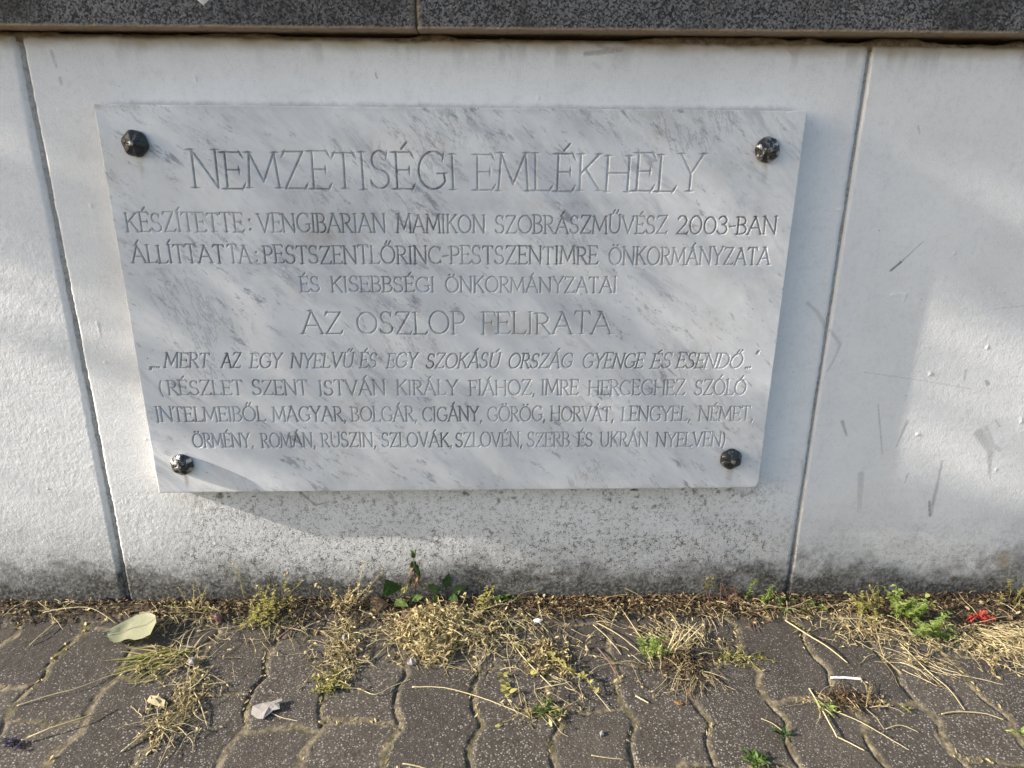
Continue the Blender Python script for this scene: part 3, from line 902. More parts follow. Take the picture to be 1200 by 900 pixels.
def make_bolt(parent, bx, bz, lab, sd):
    rnd = random.Random(sd)
    nr, na = 16, 48
    prof = [(0, .0150), (.002, .0149), (.0045, .0132), (.0075, .0122), (.011, .0112), (.0145, .0092), (.0170, .0066), (.0182, .0040), (.0180, .0018), (.0165, .0000), (.013, -.001)]
    vs = []; fs = []; ts = []
    ph = rnd.uniform(0, 1)
    wear = {3: -.5, 7: 1.15, 11: 1.2, 17: .6}[sd]
    for i, (r, h) in enumerate(prof):
        for j in range(na):
            a = 2 * math.pi * j / na
            lob = math.cos(6 * a + ph * 6)
            out = min(1, r / .015)
            rr = r * (1 + .028 * lob * out) + rnd.uniform(-.0002, .0002) * out
            hh = h + .0008 * lob * out * (1 if .004 < r else 0) * (h > .002) + rnd.uniform(-.0003, .0003)
            vs.append((bx + rr * math.cos(a), -PT - .0008 - hh, bz + rr * math.sin(a)))
            ts.append(wear * (.5 + .5 * lob if r > .012 else .45))
    for i in range(len(prof) - 1):
        for j in range(na):
            fs.append((i * na + j, i * na + (j + 1) % na, (i + 1) * na + (j + 1) % na, (i + 1) * na + j))
    mb = MB(); mb.add(vs, fs); mb.t = ts
    b = mb.build('bolt_head', MBOLT, parent)
    if lab: b['label'] = lab
    mb = MB()
    mb.tube([(bx, -PT - .013, bz), (bx, -PT - .0168, bz), (bx, -PT - .0186, bz), (bx, -PT - .0190, bz)], .0042, .0026, 12, .9)
    mb.build('centre_stud', MBOLT, b)
plaque()

# ------------------------------------------------------------------ weeds, straws and litter on the ground
def rv(r, a, b): return r.uniform(a, b)

def curve(p, d, L, n, r, droop=0.0, wig=.25, floor=True):
    """a stem: starts at p along d, bends a little at random, droops, stays above the ground"""
    p = Vector(p); d = Vector(d).normalized()
    pts = [p.copy()]
    for i in range(n):
        d = (d + Vector((rv(r, -wig, wig), rv(r, -wig, wig), rv(r, -wig, wig) - droop))).normalized()
        p = p + d * (L / n)
        if p.y > -.003: p.y = -.003
        if floor:
            f = gz(p.x) + .0018
            if p.y > -.06: f = gh(p.x, p.y) + .001
            if p.z < f:
                p.z = f
                d.z = abs(d.z) * .2
        pts.append(p.copy())
    return pts

def thing(u, v, name, label, cat, group=None):
    b = G(u, v)
    b.z = gh(b.x, b.y)
    t = tag(empty(name, b), label, cat, group)
    return t, b

def tangle(t, b, rx, ry, h, n, seed, smat=None, lmat=None, lsize=(.004, .009), stemL=(.025, .06), bits=5, up=.25, r0=.00055, sname='stem', lname='foliage', ang=None):
    """dry matted weed: curved stems over a patch, with small shrivelled leaves along them"""
    r = random.Random(seed)
    ms = MB(); ml = MB()
    for i in range(n):
        a = rv(r, 0, 2 * math.pi); q = r.random() ** .6
        x = b.x + rx * q * math.cos(a); y = min(b.y + ry * q * math.sin(a), -.006)
        z = gh(x, y) + rv(r, 0, h) * (1 - q * q) ** .5
        a2 = rv(r, 0, 2 * math.pi) if ang is None else ang + rv(r, -.6, .6)
        d = Vector((math.cos(a2), math.sin(a2), rv(r, -.15, up * 2)))
        P = curve((x, y, z), d, rv(r, *stemL), 6, r, .10)
        tn = rv(r, 0, 1)
        rr = r0 * rv(r, .6, 1.3)
        ms.tube(P, rr, rr * .6, 4, tn)
        for k in range(bits):
            p = P[r.randrange(1, len(P))]
            a3 = rv(r, 0, 2 * math.pi)
            L = rv(r, *lsize)
            ml.leaf(p, (math.cos(a3), math.sin(a3), rv(r, -.3, .8)), (rv(r, -.8, .8), rv(r, -.8, .8), 1), L, L * rv(r, .16, .5), rv(r, -.4, .7), rv(r, .1, .8), 2, rv(r, 0, 1))
    ms.build(sname, smat or M_STRAW, t)
    if bits: ml.build(lname, lmat or M_DRY, t)

def upright(t, b, n, h, spread, seed, smat, lmat, lsize, lw=.55, every=4, lean=(0, 0), r0=.00065, flower=None, droop=.05, start=.25):
    """upright branched weed stems with leaves all along them"""
    r = random.Random(seed)
    ms = MB(); ml = MB(); mf = MB()
    for i in range(n):
        x = b.x + rv(r, -spread, spread); y = min(b.y + rv(r, -spread, spread) * .6, -.006)
        d = Vector((rv(r, -.45, .45) + lean[0], rv(r, -.4, .35) + lean[1], 1))
        P = curve((x, y, gh(x, y) - .002), d, h * rv(r, .6, 1.08), 9, r, droop, .16)
        tn = rv(r, 0, 1)
        ms.tube(P, r0, r0 * .5, 4, tn)
        if n <= 6:
            ms.build('stem', smat, t)
            ms = MB()
        for j in range(1, len(P)):
            if j / len(P) < start: continue
            for k in range(every):
                a = rv(r, 0, 2 * math.pi)
                L = rv(r, *lsize) * (1.15 - .5 * j / len(P))
                ml.leaf(P[j], (math.cos(a), math.sin(a), rv(r, .0, .9)), (-math.cos(a) * .5, -math.sin(a) * .5, 1), L, L * lw, rv(r, .0, .6), rv(r, .1, .5), 2, rv(r, 0, 1))
        if flower:
            for k in range(5):
                a = rv(r, 0, 2 * math.pi); L = rv(r, .003, .006)
                mf.leaf(P[-1], (math.cos(a), math.sin(a), rv(r, -.2, 1.2)), (0, 0, 1), L, L * .7, .2, .4, 2, rv(r, 0, 1))
    if n > 6: ms.build('stem', smat, t)
    ml.build('foliage', lmat, t)
    if flower: mf.build('blossoms', flower, t)

def blades(t, b, n, L, spread, seed, mat, ang=None, angw=3.14, up=.8, wd=.0016, droop=.14, name='grass_blade'):
    r = random.Random(seed)
    m_ = MB()
    for i in range(n):
        x = b.x + rv(r, -spread, spread); y = min(b.y + rv(r, -spread, spread) * .7, -.005)
        a = (rv(r, 0, 6.283) if ang is None else ang + rv(r, -angw, angw))
        P = curve((x, y, gh(x, y)), (math.cos(a), math.sin(a), rv(r, .1, up)), L * rv(r, .5, 1.15), 8, r, droop, .07)
        w_ = wd * rv(r, .6, 1.2)
        vs = []; fs = []
        for j, p in enumerate(P):
            d = (P[min(j + 1, len(P) - 1)] - P[max(j - 1, 0)]).normalized()
            s = d.cross(Vector((0, 0, 1)))
            s = s.normalized() if s.length > 1e-4 else Vector((1, 0, 0))
            k = w_ * (1 - (j / (len(P) - 1)) ** 1.6) + .0002
            vs += [p - s * k + Vector((0, 0, k * .5)), p, p + s * k + Vector((0, 0, k * .5))]
        for j in range(len(P) - 1):
            q = j * 3
            fs += [(q, q + 1, q + 4, q + 3), (q + 1, q + 2, q + 5, q + 4)]
        m_.add(vs, fs, rv(r, 0, 1))
    m_.build(name, mat, t)

def broad_leaf(parent, base, d, up, L, W, mat, seed, bend=.3, teeth=True, name='leaf', stalk=.012, label=None):
    """a single toothed leaf with midrib fold and thickness of veins, on a stalk"""
    r = random.Random(seed)
    d = Vector(d).normalized(); s = d.cross(Vector(up)).normalized(); u = s.cross(d).normalized()
    mb = MB()
    base = Vector(base)
    if stalk >= .003:
        ms = MB()
        ms.tube([base, base + d * stalk * .5 + u * stalk * .15, base + d * stalk], .0009, .0006, 5, .3)
        ms.build('leaf_stalk', mat, parent)
    o = base + d * stalk
    n = 12; mcols = 6
    vs = []; fs = []
    for i in range(n + 1):
        t = i / n
        w_ = W * .5 * (math.sin(math.pi * t ** .62) ** .85) * (1 - .15 * t)
        if teeth and 0 < i < n: w_ *= 1 + (.10 if i % 2 else -.07)
        c = o + d * (L * t) - u * (bend * L * t * t)
        for j in range(-mcols, mcols + 1):
            q = j / mcols
            vs.append(c + s * (w_ * q) + u * (.18 * abs(q) * w_ + .0008 * math.sin(9 * t + 3 * abs(q) + seed) + rv(r, -.0002, .0002)) - d * (abs(q) * .0 * L))
    k = 2 * mcols + 1
    for i in range(n):
        for j in range(k - 1):
            fs.append((i * k + j, i * k + j + 1, (i + 1) * k + j + 1, (i + 1) * k + j))
    mb.add(vs, fs, rv(r, .2, .8))
    o_ = mb.build(name, mat, parent)
    if label: o_['label'] = label
    return o_

def centre(o, loc):
    """put a one-mesh thing's origin at loc"""
    loc = Vector(loc)
    o.data.transform(Matrix.Translation(-loc))
    o.location = loc
    return o

# --- left: grass and withered clump between the first joints
t, b = thing(203, 770, 'grass_tuft', 'half dry grass tuft with blades fanning left below the pale leaf', 'grass tuft')
blades(t, b, 46, .075, .026, 201, M_PALEG, math.radians(205), .75, .7, .0016)
blades(t, b, 24, .06, .03, 202, M_GREEN, math.radians(215), .8, .6, .0013)
blades(t, b, 34, .05, .035, 203, M_STRAW, None, 3.1, .9, .0011, name='dry_blade')
tangle(t, G(205, 775), .055, .030, .012, 50, 204, M_STRAW, M_DRY, (.003, .007), (.02, .045), 3)
t, b = thing(202, 838, 'withered_weed', 'dry straw coloured debris packed along the joint in the left foreground', 'weed')
tangle(t, G(212, 828), .022, .050, .010, 80, 206, M_STRAW, M_DRY, (.004, .008), (.015, .04), 4, ang=math.radians(65))
tangle(t, G(192, 855), .018, .022, .008, 34, 207, M_STRAW, M_DRY, (.005, .010), (.015, .03), 4)
t, b = thing(228, 722, 'withered_weed', 'pale dry weed standing just right of the pale leaf', 'weed')
upright(t, b, 9, .06, .030, 208, M_STRAW, M_PALEG, (.003, .006), .5, 2)
tangle(t, b, .055, .022, .015, 46, 209, M_STRAW, M_DRY, (.003, .007), (.02, .05), 3)
# --- upright pale weed
t, b = thing(312, 728, 'withered_weed', 'yellow green branching weed near the wall above the white paper scrap', 'weed')
upright(t, b, 16, .055, .045, 211, M_PALEG, M_PALEG, (.004, .009), .6, 3, (.15, 0), flower=M_PALEG)
upright(t, G(318, 705), 5, .085, .05, 212, M_PALEG, M_PALEG, (.004, .007), .6, 2, flower=M_STRAW, start=.55, lean=(.1, .0))
tangle(t, b, .06, .016, .012, 44, 213, M_STRAW, M_PALEG, (.004, .008), (.02, .045), 4)
# --- weed in the joint left of the nettle
t, b = thing(405, 716, 'withered_weed', 'tall thin dry weed with pale tops standing left of the dark green leaves', 'weed')
upright(t, b, 5, .105, .026, 215, M_STRAW, M_STRAW, (.004, .008), .6, 3, (.1, 0), flower=M_STRAW, start=.7)
upright(t, b, 8, .05, .03, 216, M_STRAW, M_DRY, (.004, .009), .6, 3, (.3, 0))
tangle(t, G(402, 745), .022, .035, .012, 50, 217, M_STRAW, M_DRY, (.004, .009), (.02, .045), 4)
t, b = thing(392, 790, 'withered_weed', 'dry yellowish weed filling the joint right of the white paper scrap', 'weed')
tangle(t, G(400, 775), .030, .024, .012, 56, 218, M_STRAW, M_DRY, (.004, .009), (.02, .05), 4)
tangle(t, G(388, 802), .018, .018, .010, 40, 219, M_PALEG, M_PALEG, (.005, .010), (.012, .03), 5)
# --- nettle-like leaves
t, b = thing(462, 708, 'nettle_seedling', 'low weed with broad dark green toothed leaves against the wall', 'weed')
z = b.z
broad_leaf(t, (b.x + .006, b.y, z + .012), (-.25, -.35, .75), (0, -1, .5), .036, .036, M_DARKG, 1, .2)
broad_leaf(t, (b.x - .004, b.y - .006, z + .006), (.55, -.55, .30), (-.2, -.3, 1), .034, .017, M_GREEN, 2, .25)
broad_leaf(t, (b.x - .006, b.y - .006, z + .004), (-.85, -.5, .1), (0, -.4, 1), .034, .022, M_DARKG, 3, .2)
broad_leaf(t, (b.x + .01, b.y, z + .01), (.5, -.1, .9), (0, -1, .3), .02, .010, M_PALEG, 4, .2)
broad_leaf(t, (b.x + .022, b.y - .002, z + .004), (.7, -.4, .45), (0, -.8, .6), .026, .016, M_GREEN, 11, .3)
broad_leaf(t, (b.x - .018, b.y - .004, z + .002), (-.6, -.6, .25), (0, -.6, .8), .022, .014, M_DARKG, 12, .3)
t, b = thing(522, 704, 'nettle_seedling', 'small clump of glossy green leaves right of the drooping seedling', 'weed')
z = b.z
broad_leaf(t, (b.x, b.y, z + .010), (-.75, -.25, .55), (0, -1, .7), .026, .020, M_GREEN, 5, .35)
broad_leaf(t, (b.x, b.y, z + .012), (.15, -.2, .9), (0, -1, .2), .028, .016, M_DARKG, 6, .2)
broad_leaf(t, (b.x + .004, b.y, z + .010), (.75, -.3, .4), (0, -1, .7), .026, .018, M_GREEN, 7, .3)
broad_leaf(t, (b.x + .004, b.y - .003, z + .004), (.35, -.6, .3), (0, -.6, .8), .024, .016, M_DARKG, 8, .3)
broad_leaf(t, (b.x - .006, b.y - .003, z + .004), (-.35, -.6, .2), (0, -.6, .8), .020, .014, M_GREEN, 9, .3)
t, b = thing(488, 706, 'drooping_seedling', 'single upright seedling with drooping brown leaves and a green tip', 'weed')
mb = MB(); P = [(b.x, -.012, b.z), (b.x + .001, -.012, b.z + .045), (b.x - .0005, -.011, b.z + .098)]
mb.tube(P, .0011, .0007, 6, .3); mb.build('stem', M_BROWN, t)
r = random.Random(3)
for k in range(7):
    a = k * 2.4
    broad_leaf(t, (b.x, -.012, b.z + .050 + .006 * k), (math.cos(a) * .5, min(.2, math.sin(a) * .5), -.8), (math.cos(a), math.sin(a), .6), .024, .012, M_BROWN if k < 5 else M_DARKG, 30 + k, .1, True, 'leaf', .003)
for k in range(3):
    a = k * 2.1 + .4
    broad_leaf(t, (b.x, -.012, b.z + .090), (math.cos(a) * .25, min(0, math.sin(a) * .2), 1), (math.cos(a), math.sin(a), -.2), .017, .008, M_GREEN, 40 + k, .0, True, 'leaf', .001)
mb = MB()
P = curve(G(452, 706), (0.02, .0, 1), .075, 6, random.Random(8), 0, .03)
# --- the big dry heap in the middle
t, b = thing(520, 738, 'withered_weed', 'largest straw coloured dry weed heap below the green leaves', 'weed')
tangle(t, b, .085, .040, .034, 330, 221, M_STRAW, M_DRY, (.004, .012), (.02, .055), 6, r0=.0006)
tangle(t, G(505, 765), .045, .022, .020, 90, 222, M_STRAW, M_DRY, (.005, .011), (.02, .04), 6)
tangle(t, G(570, 745), .055, .03, .016, 60, 223, M_STRAW, M_STRAW, (.003, .008), (.03, .08), 2)
upright(t, G(520, 730), 12, .035, .06, 224, M_STRAW, M_DRY, (.004, .010), .6, 4)
t, b = thing(556, 722, 'withered_weed', 'pale green sprig leaning right in front of the wall', 'weed')
upright(t, b, 3, .062, .006, 225, M_PALEG, M_PALEG, (.005, .010), .6, 4, (.75, .1), flower=M_PALEG, start=.3)
t, b = thing(592, 708, 'green_sprout', 'small green sprout at the wall foot right of the dry heap', 'weed')
upright(t, b, 4, .018, .010, 226, M_GREEN, M_GREEN, (.007, .013), .55, 4)
t, b = thing(478, 728, 'dead_leaf', 'crumpled reddish brown dead leaf left of the dry heap', 'leaf')
broad_leaf(t, (b.x - .014, b.y, b.z + .004), (.7, -.4, .5), (0, -.7, .8), .030, .024, M_BROWN, 50, .8, True, 'leaf_blade', .003)
broad_leaf(t, (b.x + .006, b.y - .002, b.z + .002), (-.6, -.6, .5), (0, -.7, .8), .022, .018, M_PINK, 51, .9, True, 'leaf_blade', .001)
t, b = thing(440, 716, 'dead_leaf', 'flat tan brown dead leaf beside the dark green leaves', 'leaf')
broad_leaf(t, (b.x - .016, b.y, b.z + .006), (1, -.15, .15), (0, -.8, .8), .034, .030, mat_plant('tan_dead_leaf', (.16, .10, .055), (.27, .185, .11), .2), 52, .25, False, 'leaf_blade', .006)
# --- brown patch with clover sprig
t, b = thing(640, 772, 'withered_weed', 'brownish dry patch with a pale green trailing sprig in the centre right', 'weed')
tangle(t, b, .034, .038, .012, 90, 231, M_BROWN, M_DRY, (.004, .009), (.015, .035), 6)
r = random.Random(9)
mb = MB(); ml = MB()
P = [G(645, 765, .012), G(665, 785, .014), G(688, 795, .010), G(698, 812, .006)]
mb.tube(P, .0009, .0006, 5, .6)
for i in range(26):
    k = rv(r, 0, 2.99); p = P[int(k)].lerp(P[int(k) + 1], k % 1); a = rv(r, 0, 6.28); L = rv(r, .006, .011)
    ml.leaf(p, (math.cos(a), math.sin(a), rv(r, -.1, .9)), (0, 0, 1), L, L * .75, .2, .3, 2, rv(r, .3, 1))
for (u_, v_) in ((590, 792), (592, 800), (597, 812), (607, 758), (617, 775), (622, 790), (593, 808)):
    for i in range(4):
        a = rv(r, 0, 6.28); L = rv(r, .008, .014)
        ml.leaf(G(u_, v_, .004), (math.cos(a), math.sin(a), rv(r, 0, .7)), (0, 0, 1), L, L * .6, .2, .3, 3, rv(r, .3, 1))
mb.build('stem', M_PALEG, t); ml.build('foliage', M_PALEG, t)
t, b = thing(641, 834, 'green_sprout', 'small green and orange sprout in the joint below the brownish patch', 'weed')
upright(t, b, 5, .02, .012, 232, M_PALEG, M_GREEN, (.008, .015), .5, 3)
tangle(t, b, .03, .012, .004, 22, 233, M_PALEG, M_DRY, (.005, .012), (.02, .05), 3)
# --- green tuft with dry uprights
t, b = thing(772, 762, 'grass_tuft', 'bright green tuft beside upright pale dry stalks', 'weed')
upright(t, G(768, 766), 16, .034, .016, 241, M_GREEN, M_BRIGHT, (.005, .009), .45, 4, droop=0)
blades(t, G(793, 764), 60, .050, .022, 242, M_STRAW, None, 3.1, 2.4, .0009, .02, 'dry_blade')
tangle(t, G(800, 778), .045, .018, .010, 60, 243, M_BROWN, M_BROWN, (.004, .009), (.02, .05), 4)
tangle(t, G(790, 745), .06, .02, .010, 60, 244, M_STRAW, M_DRY, (.004, .008), (.02, .05), 3)
t, b = thing(822, 798, 'withered_weed', 'sparse dry stalks lying below the bright green tuft', 'weed')
tangle(t, G(815, 792), .030, .018, .006, 26, 245, M_STRAW, M_BROWN, (.004, .008), (.03, .06), 2, ang=math.radians(250))
tangle(t, G(865, 772), .04, .015, .004, 30, 246, M_PALEG, M_PALEG, (.004, .009), (.015, .03), 4)
# --- upright sprigs left of the right wall joint
t, b = thing(845, 712, 'withered_weed', 'reddish brown sprigs leaning against the wall left of the green spikes', 'weed')
upright(t, b, 9, .055, .03, 251, M_PINK, M_BROWN, (.004, .008), .6, 3, (-.15, .1), start=.4)
upright(t, G(828, 705), 2, .05, .005, 252, M_PINK, M_PALEG, (.006, .010), .6, 3, (-.15, 0), start=.6)
t, b = thing(888, 712, 'green_spike_weed', 'slim green spikes at the foot of the right wall joint', 'weed')
for (u_, v_, hh, sd) in ((873, 706, .058, 1), (890, 709, .052, 2), (901, 709, .045, 3), (895, 712, .035, 4)):
    upright(t, G(u_, v_), 1, hh, .001, 253 + sd, M_GREEN, M_BRIGHT, (.005, .008), .5, 7, (0, .05), r0=.0011, droop=-.02, start=.1)
tangle(t, G(893, 722), .035, .015, .010, 30, 258, M_PINK, M_DRY, (.004, .010), (.015, .04), 4)
t, b = thing(938, 716, 'green_sprout', 'low scattered green leaves right of the right wall joint', 'weed')
upright(t, b, 8, .014, .04, 259, M_PALEG, M_BRIGHT, (.006, .011), .6, 3)
t, b = thing(1012, 724, 'withered_weed', 'yellowing weed against the wall left of the bright green weed', 'weed')
upright(t, b, 10, .055, .025, 261, M_PALEG, M_PALEG, (.005, .010), .55, 3)
tangle(t, G(1010, 735), .05, .02, .012, 50, 262, M_STRAW, M_DRY, (.004, .009), (.03, .06), 3)
# --- the bright weed on the right
t, b = thing(1062, 730, 'bright_green_weed', 'brightest yellow green leafy weed growing at the right of the wall foot', 'weed')
upright(t, G(1058, 728), 13, .078, .018, 271, M_BRIGHT, M_BRIGHT, (.008, .015), .66, 2, (.0, -.1), droop=.0)
upright(t, G(1075, 744), 11, .058, .018, 272, M_BRIGHT, M_BRIGHT, (.008, .015), .55, 2, (.75, -.25), droop=.0)
tangle(t, G(1085, 752), .045, .02, .006, 30, 273, M_STRAW, M_BROWN, (.004, .009), (.03, .07), 2)
# --- dry mass at the right edge
t, b = thing(1165, 752, 'withered_weed', 'wide dry straw mass beneath the red petals at the right edge', 'weed')
tangle(t, G(1180, 745), .085, .034, .018, 150, 281, M_STRAW, M_STRAW, (.003, .008), (.03, .09), 2, r0=.0006, ang=math.radians(-40))
tangle(t, G(1165, 760), .07, .032, .012, 110, 282, M_STRAW, M_DRY, (.004, .009), (.02, .06), 4)
tangle(t, G(1060, 775), .05, .030, .005, 24, 283, M_STRAW, M_BROWN, (.003, .008), (.03, .07), 2, ang=math.radians(-50))
t, b = thing(1192, 712, 'withered_weed', 'thin pale green stalk leaning on the wall at the far right', 'weed')
upright(t, b, 3, .075, .012, 284, M_PALEG, M_PALEG, (.004, .009), .5, 2, (.35, 0), start=.3)
upright(t, G(1178, 708), 3, .04, .02, 285, M_PALEG, M_PALEG, (.005, .009), .6, 3)
# --- rosettes in the foreground joints
def rosette(u_, v_, n, L, seed, mat, label):
    t, b = thing(u_, v_, 'rosette_weed', label, 'weed')
    r = random.Random(seed)
    for k in range(n):
        a = k * 2.4 + rv(r, -.3, .3)
        broad_leaf(t, (b.x, b.y, b.z + .001), (math.cos(a), math.sin(a), rv(r, .25, .8)), (-math.cos(a), -math.sin(a), 2), L * rv(r, .7, 1.1), L * .42, mat, seed * 10 + k, .3, False, 'leaf', .003)
    return t, b
rosette(968, 832, 6, .016, 61, M_BRIGHT, 'small bright green rosette left of the brown tuft in the foreground')
t, b = rosette(884, 893, 9, .020, 62, M_GREEN, 'dusty green rosette at the very bottom edge right of centre')
rosette(917, 862, 5, .014, 63, M_DARKG, 'tiny dark green sprout in the joint above the bent straw')
rosette(1197, 862, 6, .015, 64, M_BRIGHT, 'small green rosette in the joint at the right edge')
rosette(1062, 832, 3, .008, 65, M_PALEG, 'tiny pale sprout on the mossy cross joint at right')
t, b = thing(990, 820, 'withered_weed', 'dark brown shrivelled tuft under the white stick', 'weed')
tangle(t, b, .024, .018, .006, 46, 286, M_BROWN, M_BROWN, (.004, .009), (.012, .03), 4)
tangle(t, G(1010, 822), .03, .008, .004, 24, 287, M_STRAW, M_BROWN, (.003, .008), (.012, .03), 3)

# --- straws and twigs lying about
def straw(name, label, pix, rad, mat=None, cat='straw', arch=.004, group=None, r1=None, seed=0):
    n = len(pix)
    P = []
    for i, (u_, v_) in enumerate(pix):
        p = G(u_, v_, 0)
        f = gh(p.x, p.y)
        p.z = f + rad + .0006 + arch * math.sin(math.pi * i / (n - 1)) * (.6 + .4 * math.sin(i * 7 + seed))
        P.append(p)
    Q = []
    for i in range(n - 1):                                     # smooth it
        a = P[max(i - 1, 0)]; b_ = P[i]; c = P[i + 1]; d = P[min(i + 2, n - 1)]
        for k in range(6):
            s = k / 6
            Q.append(.5 * ((2 * b_) + (c - a) * s + (2 * a - 5 * b_ + 4 * c - d) * s * s + (3 * b_ - a - 3 * c + d) * s ** 3))
    Q.append(P[-1])
    rad *= .8
    r = random.Random(hash(label) % 1000 if False else len(label) * 13 + seed)
    for q in Q: q.z += rv(r, -.0003, .0003)
    mb = MB()
    mb.tube(Q, rad, rad * .7 if r1 is None else r1, 6, rv(r, .5, 1))
    o = mb.build(name, mat or M_STRAW, None)
    centre(o, P[0])
    tag(o, label, cat, group)
    return o
ST = [
 ('thick pale straw slanting across the paver right of the wall joint', [(920, 728), (945, 747), (970, 763), (993, 778)], .0016, .006),
 ('straw with a sharp bend in the right foreground', [(948, 808), (964, 836), (979, 864), (981, 866), (995, 872), (1013, 881)], .0014, .003),
 ('long thin straw curving down from the bright green weed', [(1052, 752), (1085, 787), (1112, 810), (1130, 833)], .0009, .004),
 ('long stalk crossing two pavers below the dry heap', [(483, 806), (520, 808), (560, 818), (600, 833), (622, 843)], .0011, .006),
 ('long straight stalk slanting right from the dry heap', [(577, 718), (592, 742), (615, 775), (647, 806)], .0014, .010),
 ('pale stalk leaning down from the wall foot right of the green sprout', [(602, 713), (625, 726), (643, 742)], .0011, .008),
 ('left one of the straws lying side by side left of the bright tuft', [(695, 733), (712, 750), (728, 768)], .0010, .004),
 ('middle one of the straws lying side by side left of the bright tuft', [(700, 731), (725, 748), (750, 765)], .0010, .005),
 ('uppermost straw left of the bright tuft pointing down from the wall', [(724, 714), (738, 732), (754, 753)], .0011, .006),
 ('stubby cream straw piece lying alone on a paver below the bright tuft', [(745, 817), (752, 821), (760, 825)], .0016, .001),
 ('short straw near the bottom edge right of centre', [(693, 886), (710, 889), (731, 891)], .0010, .001),
 ('straw piece cut by the bottom edge below the dry heap', [(472, 896), (488, 899), (503, 903)], .0013, .001),
 ('dry blade lying across the left foreground pavers', [(20, 828), (60, 817), (95, 808), (135, 790)], .0010, .004),
 ('pale stalk arching left from the pale leaf', [(52, 722), (80, 722), (110, 722), (137, 732)], .0010, .008),
 ('dark stalk pair resting above the left foreground paver', [(35, 757), (50, 746), (72, 727)], .0011, .004),
 ('thin dead stem right of the paper scrap pointing right', [(422, 808), (440, 816), (460, 806), (482, 797)], .0010, .004),
 ('short dark stem pointing from the dead leaf to the joint', [(434, 776), (448, 764), (462, 748)], .0011, .005),
 ('thin straw below the white paper scrap', [(318, 836), (330, 842), (350, 846)], .0009, .002),
 ('forked twig lying right of the long curved straw', [(1103, 838), (1120, 836), (1145, 838), (1162, 841), (1176, 845)], .0014, .003),
 ('thin stem crossing the mossy joint in the right foreground', [(980, 835), (1005, 847), (1030, 861), (1065, 880)], .0008, .003),
 ('short curved straw on the right foreground paver', [(1038, 855), (1055, 852), (1076, 859)], .0009, .002),
 ('fine straw lying across pavers near the right edge', [(1117, 791), (1140, 796), (1178, 804)], .0008, .003),
 ('short straw beside the mossy joint near the bottom right', [(697, 812), (705, 822), (716, 835)], .0009, .003),
 ('thin stem lying over the joint left of the bent straw', [(892, 843), (905, 849), (920, 860)], .0009, .003),
 ('dry blade standing out left below the grass tuft', [(143, 882), (165, 866), (190, 840)], .0015, .006),
 ('brown straw by the withered clump in the left foreground', [(225, 808), (235, 828), (243, 852)], .0013, .005),
]
for k, (lab, pix, rad, arch) in enumerate(ST):
    straw('straw', lab, pix, rad, None, 'straw', arch, 'straws and stalks lying on the pavers', seed=k)
straw('white_stick', 'short bright white stick lying on the right foreground paver', [(973, 796), (990, 796.5), (1009, 797.5)], .0022, M_WHITE, 'stick', .001, r1=.0022)
straw('dead_twig', 'pinkish mauve dead twig in the joint above the paper scrap', [(326, 750), (340, 741), (356, 730)], .0024, M_PINK, 'twig', .003)
straw('dead_twig', 'purplish twig along the paver joint left of the bright green tuft', [(700, 760), (712, 776), (722, 792)], .0013, M_PINK, 'twig', .003)
# stalk with a dried purple flower
t, b = thing(15, 871, 'dried_flower', 'long stalk with a dried purple flower head at the left edge', 'flower')
r = random.Random(71)
mb = MB(); P = [G(24, 868, .004), G(60, 853, .008), (G(95, 842, .009)), G(130, 830, .004)]
mb.tube(P, .0013, .0010, 6, .6); mb.build('stalk', M_STRAW, t)
mb = MB()
for i in range(70):
    p = G(rv(r, 7, 25), rv(r, 866, 875), rv(r, .001, .007)); a = rv(r, 0, 6.28); L = rv(r, .004, .008)
    mb.leaf(p, (math.cos(a), math.sin(a), rv(r, -.2, .8)), (0, 0, 1), L, L * .5, .3, .4, 2, rv(r, 0, 1))
mb.build('flower_head', M_PURPLE, t)
# pale fallen leaf
t, b = thing(153, 737, 'fallen_leaf', 'large pale green leaf lying upside down near the left wall joint', 'leaf')
UP = [(121, 744.5), (125, 739), (131, 735.5), (139, 731.5), (147, 727), (153, 724.5), (160, 720.5), (168, 718.8), (175, 717.6), (182, 721)]
LO = [(121.5, 745.5), (127, 750), (134, 753), (141, 752), (146, 749.5), (151, 748.5), (158, 750), (167, 748), (176, 743.5), (183, 729)]
mb = MB(); vs = []; fs = []
n = len(UP); mc = 8
for i in range(n):
    k = i / (n - 1)
    for j in range(mc + 1):
        q = j / mc
        u_ = UP[i][0] * (1 - q) + LO[i][0] * q; v_ = UP[i][1] * (1 - q) + LO[i][1] * q
        h = .005 + .016 * k ** 1.5 + .0035 * abs(q - .48) * 2 + .0012 * math.sin(4 * k + 5 * q) + .0007 * math.sin(14 * k - 9 * abs(q - .48))
        vs.append(G(u_, v_, h))
for i in range(n - 1):
    for j in range(mc):
        a0 = i * (mc + 1) + j
        fs.append((a0, a0 + 1, a0 + mc + 2, a0 + mc + 1))
mb.add(vs, fs, .5)
mb.t = [min(1, .15 + .75 * sstep(.25, .5, (k // (mc + 1)) / (n - 1))) for k in range(len(vs))]  # left half tinted darker to paint the shadow lying on the leaf
mb.build('leaf_blade', M_PALE, t)
mb = MB(); mb.tube([G(122, 745, .006), G(140, 741.3, .0098), G(156, 735.5, .0135), G(171, 732, .018), G(182, 725, .0215)], .0006, .0003, 5, .9); mb.build('midrib', M_PALE, t)

